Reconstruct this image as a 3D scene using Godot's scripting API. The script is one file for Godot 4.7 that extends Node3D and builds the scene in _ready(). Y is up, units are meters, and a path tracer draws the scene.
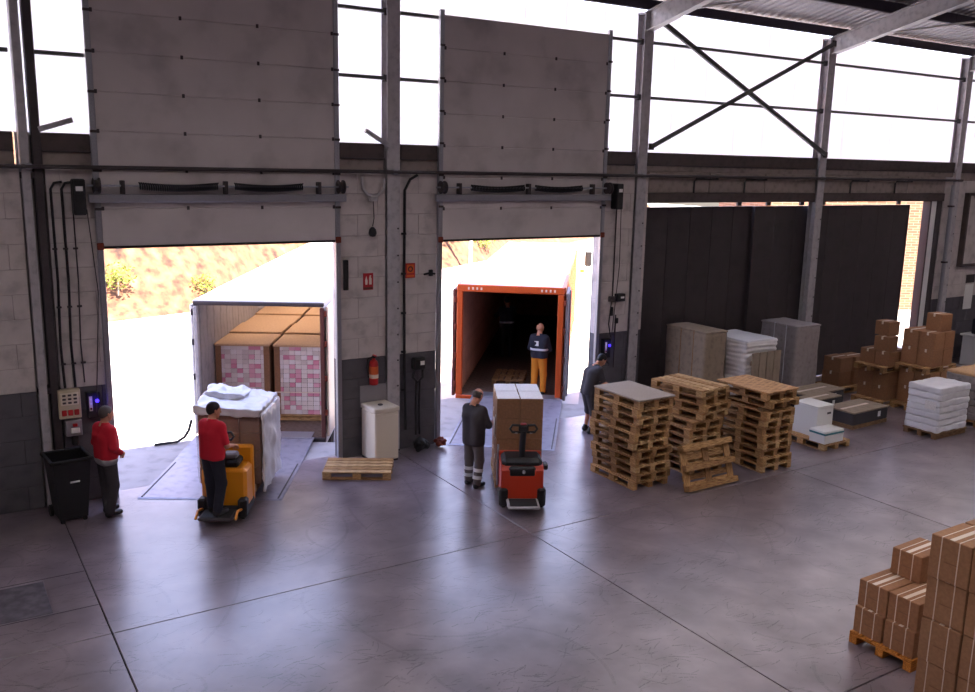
extends Node3D
# A loading-dock hall: dock wall at z = -15.2 (inner face), x runs along the wall, camera above the origin.

const WZ := -15.2
const EAVE := 8.72
const PITCH := 0.235
const YARD := -1.1
var M := {}
var taken := {}
var cache := {}
var rng := RandomNumberGenerator.new()
const ORD := ["lowest", "second from the floor", "third from the floor", "fourth from the floor", "fifth from the floor", "sixth from the floor", "seventh from the floor", "eighth from the floor", "ninth from the floor", "tenth from the floor", "eleventh from the floor", "twelfth from the floor"]


func _ready() -> void:
	rng.seed = 7
	# ---------------------------------------------------------------- camera
	var yaw := deg_to_rad(32.39)
	var pitch := deg_to_rad(11.361)
	var roll := deg_to_rad(1.214)
	var fw := Vector3(sin(yaw) * cos(pitch), -sin(pitch), -cos(yaw) * cos(pitch))
	var r0 := Vector3(cos(yaw), 0, sin(yaw))
	var u0 := r0.cross(fw)
	var cam := Camera3D.new()
	cam.name = "camera"
	add_child(cam)
	cam.transform = Transform3D(Basis(r0 * cos(roll) + u0 * sin(roll), u0 * cos(roll) - r0 * sin(roll), -fw), Vector3(0, 5.5, 0))
	cam.fov = 41.909
	cam.near = 0.1
	cam.far = 400.0
	cam.current = true
	# ---------------------------------------------------------------- sky, sun, exposure
	var env := Environment.new()
	var sky := Sky.new()
	var sm := ProceduralSkyMaterial.new()
	sm.sky_top_color = Color(0.63, 0.68, 0.87)
	sm.sky_horizon_color = Color(0.94, 0.95, 1.0)
	sm.sky_curve = 0.18
	sm.sky_energy_multiplier = 1.5
	sm.ground_bottom_color = Color(0.42, 0.38, 0.34)
	sm.ground_horizon_color = Color(0.62, 0.60, 0.58)
	sm.sun_angle_max = 8.0
	sky.sky_material = sm
	env.background_mode = Environment.BG_SKY
	env.sky = sky
	env.tonemap_mode = Environment.TONE_MAPPER_LINEAR
	env.tonemap_exposure = 2.9
	env.sdfgi_enabled = true
	env.ssao_enabled = true
	env.ssil_enabled = true
	var we := WorldEnvironment.new()
	we.name = "world"
	we.environment = env
	add_child(we)
	var sun := DirectionalLight3D.new()
	sun.name = "sun"
	sun.light_color = Color(1.0, 0.96, 0.89)
	sun.light_energy = 5.0
	sun.light_angular_distance = 0.53
	sun.shadow_enabled = true
	add_child(sun)
	sun.look_at_from_position(Vector3.ZERO, -Vector3(0.03, 0.84, 0.43), Vector3.UP)
	# daylight through unseen roof sheets, added to brighten the hall, and the wall bands, one soft area light for each run of sheets
	for b in 7:
		day_light(Vector3(-4.5 + b * 6.0, 10.6, -4.6), Vector3(0, -1, 0.0), Vector2(2.0, 7.6), 2.6)
	for b in 6:
		day_light(Vector3(-1.5 + b * 6.0, 7.28, WZ - 0.12), Vector3(0, 0, 1), Vector2(5.4, 2.7), 2.8)
	materials()
	build_shell()
	build_doors()
	build_columns()
	build_wall_fittings()
	build_outside()
	build_trailers()
	build_pallet_trucks()
	build_pallet_stacks()
	build_goods()
	build_people()


func day_light(at: Vector3, towards: Vector3, size: Vector2, energy: float) -> void:
	var l := AreaLight3D.new()
	l.name = numbered("daylight")
	add_child(l)
	l.area_size = size
	l.light_energy = energy
	l.light_color = Color(1.0, 0.955, 0.95)
	l.area_normalize_energy = true
	l.shadow_enabled = true
	l.area_range = 60.0
	l.area_attenuation = 2.0
	l.look_at_from_position(at, at + towards, Vector3.UP if abs(towards.y) < 0.9 else Vector3.BACK)


# ==================================================================== helpers
func numbered(n: String) -> String:
	var k: int = taken.get(n, 0)
	taken[n] = k + 1
	return n if k == 0 else "%s_%03d" % [n, k]


func thing(called: String, label: String, category: String, at := Vector3.ZERO, turn := 0.0, group := "") -> Node3D:
	var o := Node3D.new()
	o.name = numbered(called)
	add_child(o)
	o.position = at
	o.rotation.y = turn
	o.set_meta("label", label)
	o.set_meta("category", category)
	if group:
		o.set_meta("group", group)
	return o


func struct(called: String, label := "", at := Vector3.ZERO) -> Node3D:
	var o := Node3D.new()
	o.name = numbered(called)
	add_child(o)
	o.position = at
	o.set_meta("kind", "structure")
	if label:
		o.set_meta("label", label)
	return o


func add(parent: Node, called: String, mesh: Mesh, m: Material, at := Vector3.ZERO, b := Basis.IDENTITY) -> MeshInstance3D:
	var o := MeshInstance3D.new()
	o.name = called
	o.mesh = mesh
	o.material_override = m
	o.transform = Transform3D(b, at)
	parent.add_child(o, true)
	return o


func copy(o: Node3D, label: String, at: Vector3, turn := 0.0, group := "") -> Node3D:
	var base: String = o.name
	if base.length() > 4 and base[-4] == "_" and base.right(3).is_valid_int():
		base = base.left(-4)
	var c: Node3D = o.duplicate()
	c.name = numbered(base)
	add_child(c)
	c.position = at
	c.rotation = Vector3(0, turn, 0)
	c.set_meta("label", label)
	if group:
		c.set_meta("group", group)
	return c


func newst() -> SurfaceTool:
	var st := SurfaceTool.new()
	st.begin(Mesh.PRIMITIVE_TRIANGLES)
	return st


func tri(st: SurfaceTool, a: Vector3, b: Vector3, c: Vector3, out: Vector3) -> void:
	var n := (c - a).cross(b - a)
	if n.length_squared() < 1e-16:
		return
	n = n.normalized()
	if n.dot(out) < 0:
		var t := b
		b = c
		c = t
		n = -n
	for p in [a, b, c]:
		st.set_normal(n)
		st.add_vertex(p)


func quad(st: SurfaceTool, a: Vector3, b: Vector3, c: Vector3, d: Vector3, out: Vector3) -> void:
	tri(st, a, b, c, out)
	tri(st, a, c, d, out)


# a bevelled box added to a surface tool
func box(st: SurfaceTool, c: Vector3, size: Vector3, bev := 0.0, b := Basis.IDENTITY) -> void:
	var h := size * 0.5
	bev = minf(bev, minf(h.x, minf(h.y, h.z)) * 0.9)
	for ax in 3:
		for s in [-1.0, 1.0]:
			var n := Vector3.ZERO
			n[ax] = s
			var u := (ax + 1) % 3
			var v := (ax + 2) % 3
			var q: Array[Vector3] = []
			for k in [[-1, -1], [1, -1], [1, 1], [-1, 1]]:
				var p := Vector3.ZERO
				p[ax] = s * h[ax]
				p[u] = k[0] * (h[u] - bev)
				p[v] = k[1] * (h[v] - bev)
				q.append(c + b * p)
			quad(st, q[0], q[1], q[2], q[3], b * n)
	if bev <= 0.0:
		return
	for ax in 3:
		var u := (ax + 1) % 3
		var v := (ax + 2) % 3
		for su in [-1.0, 1.0]:
			for sv in [-1.0, 1.0]:
				var q: Array[Vector3] = []
				for e in [[-1.0, 0], [1.0, 0], [1.0, 1], [-1.0, 1]]:
					var p := Vector3.ZERO
					p[ax] = e[0] * (h[ax] - bev)
					p[u] = su * (h[u] - (bev if e[1] else 0.0))
					p[v] = sv * (h[v] - (0.0 if e[1] else bev))
					q.append(c + b * p)
				var n := Vector3.ZERO
				n[u] = su
				n[v] = sv
				quad(st, q[0], q[1], q[2], q[3], b * n)
	for sx in [-1.0, 1.0]:
		for sy in [-1.0, 1.0]:
			for sz in [-1.0, 1.0]:
				var s := Vector3(sx, sy, sz)
				var q: Array[Vector3] = []
				for ax in 3:
					var p := s * (h - Vector3.ONE * bev)
					p[ax] = s[ax] * h[ax]
					q.append(c + b * p)
				tri(st, q[0], q[1], q[2], b * s)


func rb(size: Vector3, bev := 0.004) -> Mesh:
	var key := "b%.4f,%.4f,%.4f,%.4f" % [size.x, size.y, size.z, bev]
	if not cache.has(key):
		var st := newst()
		box(st, Vector3.ZERO, size, bev)
		cache[key] = st.commit()
	return cache[key]


# a box given by its limits, as a part
func bb(parent: Node, called: String, m: Material, x0: float, x1: float, y0: float, y1: float, z0: float, z1: float, bev := 0.004) -> MeshInstance3D:
	return add(parent, called, rb(Vector3(x1 - x0, y1 - y0, z1 - z0), bev), m, Vector3(x0 + x1, y0 + y1, z0 + z1) * 0.5)


func tube_st(st: SurfaceTool, pts: Array, r: float, seg := 8, close := true) -> void:
	var rings := []
	var up := Vector3.UP
	for i in pts.size():
		var p: Vector3 = pts[i]
		var d: Vector3 = (pts[mini(i + 1, pts.size() - 1)] - pts[maxi(i - 1, 0)]).normalized()
		if absf(d.dot(up)) > 0.95:
			up = Vector3.RIGHT if absf(d.x) < 0.9 else Vector3.BACK
		var a := d.cross(up).normalized()
		var b := a.cross(d).normalized()
		up = b
		var ring := []
		for k in seg:
			var t := TAU * k / seg
			ring.append([p + (a * cos(t) + b * sin(t)) * r, a * cos(t) + b * sin(t)])
		rings.append(ring)
	for i in rings.size() - 1:
		for k in seg:
			var k2 := (k + 1) % seg
			var q := [rings[i][k], rings[i][k2], rings[i + 1][k2], rings[i + 1][k]]
			for idx in [[0, 1, 2], [0, 2, 3]]:
				var a0: Vector3 = q[idx[0]][0]
				var a1: Vector3 = q[idx[1]][0]
				var a2: Vector3 = q[idx[2]][0]
				var o: Array = idx
				if (a2 - a0).cross(a1 - a0).dot(q[0][1]) < 0:
					o = [idx[0], idx[2], idx[1]]
				for j in o:
					st.set_normal(q[j][1])
					st.add_vertex(q[j][0])
	if close:
		for e in [0, rings.size() - 1]:
			var c: Vector3 = pts[e]
			var out: Vector3 = (pts[0] - pts[1]) if e == 0 else (pts[-1] - pts[-2])
			for k in seg:
				tri(st, c, rings[e][k][0], rings[e][(k + 1) % seg][0], out)


func tube(pts: Array, r: float, seg := 8) -> Mesh:
	var st := newst()
	tube_st(st, pts, r, seg)
	return st.commit()


func rod(r: float, h: float, seg := 16, bev := 0.006) -> Mesh:
	# an upright cylinder with bevelled rims, base at y = 0
	return lathe([[0.0, 0.0], [r - bev, 0.0], [r, bev], [r, h - bev], [r - bev, h], [0.0, h]], seg)


func lathe(prof: Array, seg := 20) -> Mesh:
	var key := "l%s,%d" % [str(prof), seg]
	if cache.has(key):
		return cache[key]
	var st := newst()
	for i in prof.size() - 1:
		var r1: float = prof[i][0]
		var y1: float = prof[i][1]
		var r2: float = prof[i + 1][0]
		var y2: float = prof[i + 1][1]
		for k in seg:
			var a := TAU * k / seg
			var b := TAU * (k + 1) / seg
			var out := Vector3(cos((a + b) / 2) * (y2 - y1), r1 - r2, sin((a + b) / 2) * (y2 - y1))
			quad(st, Vector3(cos(a) * r1, y1, sin(a) * r1), Vector3(cos(b) * r1, y1, sin(b) * r1), Vector3(cos(b) * r2, y2, sin(b) * r2), Vector3(cos(a) * r2, y2, sin(a) * r2), out)
	cache[key] = st.commit()
	return cache[key]


# a polygon in the xz plane drawn up from y0 to y1
func slab(poly: PackedVector2Array, y0: float, y1: float) -> Mesh:
	var st := newst()
	var ix := Geometry2D.triangulate_polygon(poly)
	for i in range(0, ix.size(), 3):
		var p: Array[Vector2] = [poly[ix[i]], poly[ix[i + 1]], poly[ix[i + 2]]]
		tri(st, Vector3(p[0].x, y1, p[0].y), Vector3(p[1].x, y1, p[1].y), Vector3(p[2].x, y1, p[2].y), Vector3.UP)
		tri(st, Vector3(p[0].x, y0, p[0].y), Vector3(p[1].x, y0, p[1].y), Vector3(p[2].x, y0, p[2].y), Vector3.DOWN)
	var turn := -1.0 if Geometry2D.is_polygon_clockwise(poly) else 1.0
	for i in poly.size():
		var a := poly[i]
		var b := poly[(i + 1) % poly.size()]
		var out := Vector3(b.y - a.y, 0, -(b.x - a.x)) * turn
		quad(st, Vector3(a.x, y0, a.y), Vector3(b.x, y0, b.y), Vector3(b.x, y1, b.y), Vector3(a.x, y1, a.y), out)
	return st.commit()


# the same drawn along z, from an outline in x and y
func plate_xy(poly: PackedVector2Array, z0: float, z1: float) -> Mesh:
	var st := newst()
	var ix := Geometry2D.triangulate_polygon(poly)
	for i in range(0, ix.size(), 3):
		for s in [[z0, Vector3.FORWARD], [z1, Vector3.BACK]]:
			tri(st, Vector3(poly[ix[i]].x, poly[ix[i]].y, s[0]), Vector3(poly[ix[i + 1]].x, poly[ix[i + 1]].y, s[0]), Vector3(poly[ix[i + 2]].x, poly[ix[i + 2]].y, s[0]), s[1])
	var turn := -1.0 if Geometry2D.is_polygon_clockwise(poly) else 1.0
	for i in poly.size():
		var a := poly[i]
		var b := poly[(i + 1) % poly.size()]
		quad(st, Vector3(a.x, a.y, z0), Vector3(b.x, b.y, z0), Vector3(b.x, b.y, z1), Vector3(a.x, a.y, z1), Vector3(b.y - a.y, -(b.x - a.x), 0) * turn)
	return st.commit()


# a rounded block whose skin is wrinkled: film or paper wrapped round goods
func puff(size: Vector3, r: float, amp: float, freq: float, seed_: int, n := 16, folds := 0.0, fold_h := 0.1) -> Mesh:
	var st := newst()
	st.set_smooth_group(0)
	var ns := FastNoiseLite.new()
	ns.seed = seed_
	ns.noise_type = FastNoiseLite.TYPE_SIMPLEX
	ns.frequency = freq
	ns.fractal_octaves = 3
	var h := size * 0.5
	for ax in 3:
		var u := (ax + 1) % 3
		var v := (ax + 2) % 3
		var nu := maxi(6, int(n * size[u] / maxf(size.x, maxf(size.y, size.z))) + 2)
		var nv := maxi(6, int(n * size[v] / maxf(size.x, maxf(size.y, size.z))) + 2)
		for s in [-1.0, 1.0]:
			var g := []
			for i in nu + 1:
				var row := []
				for j in nv + 1:
					var p := Vector3.ZERO
					p[ax] = s * h[ax]
					p[u] = lerpf(-h[u], h[u], float(i) / nu)
					p[v] = lerpf(-h[v], h[v], float(j) / nv)
					var inner := p.clamp(-h + Vector3.ONE * r, h - Vector3.ONE * r)
					var d := (p - inner).normalized()
					var q := inner + d * r
					var off := ns.get_noise_3d(q.x, q.y * (1.0 if folds == 0.0 else 2.5), q.z) * amp
					if folds > 0.0:
						off += folds * absf(sin(PI * q.y / fold_h + ns.get_noise_3d(q.x * 0.5 + 9.0, q.y, q.z * 0.5) * 1.5)) * (1.0 - absf(d.y))
					row.append(q + d * off)
				g.append(row)
			var out := Vector3.ZERO
			out[ax] = s
			for i in nu:
				for j in nv:
					var q4: Array[Vector3] = [g[i][j], g[i + 1][j], g[i + 1][j + 1], g[i][j + 1]]
					if (q4[2] - q4[0]).cross(q4[1] - q4[0]).dot(out) < 0:
						q4 = [q4[0], q4[3], q4[2], q4[1]]
					for k in [0, 1, 2, 0, 2, 3]:
						st.add_vertex(q4[k])
	st.index()
	st.generate_normals()
	return st.commit()


func noise_tex(freq: float, cols: Array, stops: Array, seed_ := 1, oct := 4, size := 512, kind := FastNoiseLite.TYPE_SIMPLEX_SMOOTH) -> NoiseTexture2D:
	var t := NoiseTexture2D.new()
	t.width = size
	t.height = size
	t.seamless = true
	var n := FastNoiseLite.new()
	n.noise_type = kind
	n.seed = seed_
	n.frequency = freq
	n.fractal_octaves = oct
	t.noise = n
	var g := Gradient.new()
	g.offsets = PackedFloat32Array(stops)
	g.colors = PackedColorArray(cols)
	t.color_ramp = g
	return t


func grey(v: float) -> Color:
	return Color(v, v, v)


func mat(c: Color, rough := 0.8, metal := 0.0, tex: Texture2D = null, scale := Vector3.ONE, world := false) -> StandardMaterial3D:
	var m := StandardMaterial3D.new()
	m.albedo_color = c
	m.roughness = rough
	m.metallic = metal
	if tex:
		m.albedo_texture = tex
		m.uv1_triplanar = true
		m.uv1_world_triplanar = world
		m.uv1_scale = scale
	return m


func materials() -> void:
	var dirt := noise_tex(0.012, [grey(0.80), grey(0.95), grey(1.0)], [0.0, 0.45, 1.0], 3, 5)
	var fine := noise_tex(0.06, [grey(0.93), grey(1.0)], [0.25, 0.75], 5, 4, 256)
	var grain := noise_tex(0.03, [Color(0.62, 0.55, 0.48), Color(0.9, 0.88, 0.85), Color(1, 1, 1)], [0.2, 0.5, 0.8], 9, 4, 256)
	M.wall = mat(Color8(204, 193, 190), 0.8, 0.0, dirt, Vector3(0.35, 0.35, 0.35), true)
	M.mortar = mat(Color8(165, 155, 153), 0.9)
	M.dado = mat(Color8(92, 88, 94), 0.7, 0.0, dirt, Vector3(0.35, 0.35, 0.35), true)
	M.dado_gap = mat(Color8(70, 66, 70), 0.9)
	M.panel = mat(Color8(206, 196, 195), 0.62, 0.0, dirt, Vector3(0.12, 0.12, 0.12), true)
	M.galv = mat(Color8(168, 168, 176), 0.42, 0.75, fine, Vector3(3, 3, 3))
	M.steel = mat(Color8(186, 181, 184), 0.45, 0.1, dirt, Vector3(0.8, 0.8, 0.8))
	M.dark_steel = mat(Color8(70, 62, 64), 0.6, 0.2, fine, Vector3(2, 2, 2))
	M.girt = mat(Color8(92, 92, 92), 0.6, 0.3)
	M.brown = mat(Color8(84, 72, 70), 0.8, 0.0, dirt, Vector3(0.6, 0.6, 0.6))
	M.brown_light = mat(Color8(150, 136, 130), 0.8, 0.0, dirt, Vector3(0.6, 0.6, 0.6))
	M.rust = mat(Color8(120, 52, 34), 0.8)
	M.slide = mat(Color8(58, 50, 52), 0.55, 0.0, dirt, Vector3(0.3, 0.3, 0.3), true)
	M.black = mat(Color8(26, 25, 28), 0.55)
	M.rubber = mat(Color8(30, 29, 30), 0.8)
	M.cable = mat(Color8(24, 22, 24), 0.6)
	M.white = mat(Color8(226, 224, 222), 0.5)
	M.cream = mat(Color8(222, 210, 194), 0.5)
	M.red = mat(Color8(178, 26, 28), 0.4)
	M.sign_red = mat(Color8(176, 30, 40), 0.5)
	M.sign_orange = mat(Color8(214, 96, 38), 0.5)
	M.beige = mat(Color8(196, 182, 156), 0.6)
	M.blue_led = mat(Color8(30, 20, 120), 0.4)
	M.blue_led.emission_enabled = true
	M.blue_led.emission = Color8(60, 40, 255)
	M.blue_led.emission_energy_multiplier = 1.2
	M.yellow_lamp = mat(Color8(240, 180, 40), 0.35)
	# translucent wall and roof sheets
	M.pane = mat(Color8(244, 244, 244), 0.55, 0.0)
	M.pane.backlight_enabled = true
	M.pane.backlight = Color(1, 1, 1)
	M.roof = mat(Color8(170, 166, 172), 0.5, 0.25, fine, Vector3(1, 1, 1))
	M.purlin = mat(Color8(66, 58, 72), 0.6, 0.15)
	# floor
	floor_material()
	# wood
	var wt := [Color8(206, 164, 112), Color8(188, 146, 98), Color8(216, 180, 132), Color8(170, 130, 88), Color8(150, 118, 86)]
	M.wood = []
	for c in wt:
		M.wood.append(mat(c, 0.75, 0.0, grain, Vector3(0.7, 9.0, 9.0)))
	M.wood_orange = mat(Color8(216, 140, 52), 0.7, 0.0, grain, Vector3(0.7, 9, 9))
	M.ply = mat(Color8(214, 168, 118), 0.65, 0.0, grain, Vector3(0.5, 5, 5))
	M.grey_board = mat(Color8(176, 162, 150), 0.75, 0.0, fine, Vector3(2, 2, 2))
	# board and film
	M.kraft = []
	for c in [Color8(158, 112, 78), Color8(144, 102, 72), Color8(164, 120, 86)]:
		M.kraft.append(mat(c, 0.85, 0.0, fine, Vector3(1.2, 1.2, 1.2)))
	M.kraft_light = mat(Color8(206, 164, 122), 0.85, 0.0, fine, Vector3(1.2, 1.2, 1.2))
	M.kraft_grey = mat(Color8(158, 140, 122), 0.85, 0.0, dirt, Vector3(0.8, 0.8, 0.8))
	M.strap = mat(Color8(226, 206, 186), 0.4)
	M.tape = mat(Color8(222, 204, 186), 0.3)
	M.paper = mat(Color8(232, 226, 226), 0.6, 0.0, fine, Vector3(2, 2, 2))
	M.film = mat(Color8(222, 220, 226), 0.3)
	M.film_grey = mat(Color8(164, 154, 154), 0.4, 0.0, dirt, Vector3(1, 1, 1))
	M.film_clear = mat(Color(0.86, 0.82, 0.82, 0.14), 0.28)
	M.film_clear.transparency = BaseMaterial3D.TRANSPARENCY_ALPHA
	M.pink = mat(Color8(206, 108, 128), 0.7)
	M.vert = mat(Color.WHITE, 0.75)
	M.vert.vertex_color_use_as_albedo = true
	# vehicles
	M.yellow = mat(Color8(236, 148, 22), 0.38)
	M.red_orange = mat(Color8(196, 56, 28), 0.38)
	M.orange = mat(Color8(206, 84, 24), 0.5, 0.0, fine, Vector3(2, 2, 2))
	M.maroon = mat(Color8(96, 48, 40), 0.6)
	M.trailer_white = mat(Color8(232, 230, 230), 0.5)
	M.tarp = mat(Color8(238, 236, 232), 0.7)
	M.tarp.backlight_enabled = true
	M.tarp.backlight = Color(0.76, 0.74, 0.73)
	M.trailer_wall = mat(Color8(158, 150, 148), 0.6, 0.0, dirt, Vector3(0.5, 0.5, 0.5))
	M.box_inside = mat(Color8(196, 138, 114), 0.6, 0.0, dirt, Vector3(0.5, 0.5, 0.5))
	M.box_floor = mat(Color8(112, 90, 80), 0.8, 0.0, grain, Vector3(1, 4, 4))
	M.plate = mat(Color8(150, 146, 158), 0.4, 0.35, dirt, Vector3(0.6, 0.6, 0.6))
	# outside
	M.yard = mat(Color8(198, 190, 184), 0.9, 0.0, dirt, Vector3(0.1, 0.1, 0.1), true)
	M.platform = mat(Color8(160, 152, 150), 0.85, 0.0, dirt, Vector3(0.3, 0.3, 0.3), true)
	var soil := noise_tex(0.025, [Color8(66, 42, 32), Color8(150, 98, 66), Color8(168, 118, 80), Color8(192, 150, 108)], [0.22, 0.42, 0.6, 0.85], 21, 5, 512)
	M.soil = mat(Color8(164, 158, 156), 0.95, 0.0, soil, Vector3(0.11, 0.11, 0.11), true)
	M.leaf = mat(Color8(112, 122, 44), 0.8)
	M.leaf.backlight_enabled = true
	M.leaf.backlight = Color(0.25, 0.25, 0.1)
	M.bark = mat(Color8(150, 138, 122), 0.9)
	M.brick = mat(Color.WHITE, 0.9, 0.0, brick_texture(), Vector3(0.5, 0.5, 0.5))
	# people
	M.skin = mat(Color8(196, 138, 110), 0.6)
	M.skin.subsurf_scatter_enabled = true
	M.skin.subsurf_scatter_strength = 0.1
	M.red_cloth = mat(Color8(196, 22, 44), 0.9)
	M.navy = mat(Color8(34, 34, 46), 0.9)
	M.dark_cloth = mat(Color8(62, 58, 62), 0.9)
	M.grey_cloth = mat(Color8(96, 88, 88), 0.9)
	M.light_grey_cloth = mat(Color8(150, 146, 150), 0.9)
	M.orange_cloth = mat(Color8(214, 132, 36), 0.9)
	M.reflective = mat(Color8(206, 206, 210), 0.4)
	M.hair_dark = mat(Color8(34, 24, 22), 0.7)
	M.hair_grey = mat(Color8(92, 84, 82), 0.8)
	M.shoe = mat(Color8(26, 24, 26), 0.5)


func floor_material() -> void:
	# power-trowelled concrete: mottled tone, scuffs, curved tyre marks
	var size := 1536
	var img := Image.create(size, size, false, Image.FORMAT_RGB8)
	img.fill(Color(1, 1, 1))
	var r := RandomNumberGenerator.new()
	r.seed = 31
	var worn := FastNoiseLite.new()
	worn.seed = 8
	worn.frequency = 0.006
	for k in 11000:       # short scuffs, mostly along the traffic direction, gathered where the floor is most worn
		var p := Vector2(r.randf() * size, r.randf() * size)
		if worn.get_noise_2dv(p) * 1.6 < r.randf_range(-0.35, 0.75):
			continue
		var a := r.randfn(0.15, 0.45) + (PI if r.randf() < 0.5 else 0.0)
		var l := 4.0 + 48.0 * pow(r.randf(), 2.5)
		var c := 1.0 - 0.5 * pow(r.randf(), 1.4) - 0.14
		var bend := r.randfn(0.0, 0.012)
		for i in int(l):
			p += Vector2(cos(a), sin(a))
			a += bend
			if r.randf() < 0.8:
				var x := posmod(int(p.x), size)
				var y := posmod(int(p.y), size)
				img.set_pixel(x, y, img.get_pixel(x, y) * Color(c, c, c))
				if l > 12.0:
					img.set_pixel(x, posmod(y + 1, size), img.get_pixel(x, posmod(y + 1, size)) * Color(0.5 + c * 0.5, 0.5 + c * 0.5, 0.5 + c * 0.5))
	for k in 70:        # tyre marks
		var p := Vector2(r.randf() * size, r.randf() * size)
		var a := r.randf() * TAU
		var bend := r.randfn(0.0, 0.006)
		var c := 1.0 - r.randf_range(0.04, 0.18)
		for i in int(r.randf_range(90, 420)):
			p += Vector2(cos(a), sin(a))
			a += bend
			for w in range(-3, 4):
				if r.randf() < 0.55:
					var x := posmod(int(p.x - sin(a) * w), size)
					var y := posmod(int(p.y + cos(a) * w), size)
					img.set_pixel(x, y, img.get_pixel(x, y) * Color(c, c, c))
	for k in 160:       # spots of oil and dirt
		var p := Vector2(r.randf() * size, r.randf() * size)
		var rad := 0.8 + 2.2 * pow(r.randf(), 3.0)
		var c := 1.0 - r.randf_range(0.1, 0.35)
		for i in range(-6, 7):
			for j in range(-6, 7):
				if Vector2(i, j * 1.4).length() < rad:
					img.set_pixel(posmod(int(p.x) + i, size), posmod(int(p.y) + j, size), Color(c, c, c))
	var m := mat(Color8(142, 128, 134), 0.4, 0.0, ImageTexture.create_from_image(img), Vector3.ONE / 9.0, true)
	m.detail_enabled = true
	m.detail_blend_mode = BaseMaterial3D.BLEND_MODE_MUL
	m.detail_uv_layer = BaseMaterial3D.DETAIL_UV_2
	m.detail_albedo = noise_tex(0.014, [Color(0.70, 0.69, 0.70), Color(1, 1, 1)], [0.05, 0.95], 77, 5, 512)
	m.uv2_triplanar = true
	m.uv2_world_triplanar = true
	m.uv2_scale = Vector3.ONE / 7.0
	m.roughness = 0.29
	m.metallic_specular = 0.72
	M.floor = m
	M.joint = mat(Color8(58, 52, 56), 0.9)
	M.patch = mat(Color8(96, 88, 94), 0.6, 0.0, noise_tex(0.03, [grey(0.7), grey(1.0)], [0.2, 0.8], 4, 4, 256), Vector3(0.6, 0.6, 0.6), true)


func brick_texture() -> Texture2D:
	# far brickwork, courses a pixel or two high in the picture
	var img := Image.create(256, 256, false, Image.FORMAT_RGB8)
	img.fill(Color8(126, 106, 90))
	var r := RandomNumberGenerator.new()
	r.seed = 5
	for row in 16:
		for c in range(-1, 5):
			var v := r.randf_range(0.8, 1.1)
			img.fill_rect(Rect2i(c * 64 + (row % 2) * 32, row * 16, 60, 13), Color(0.44 * v, 0.28 * v, 0.19 * v))
	return ImageTexture.create_from_image(img)


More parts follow.
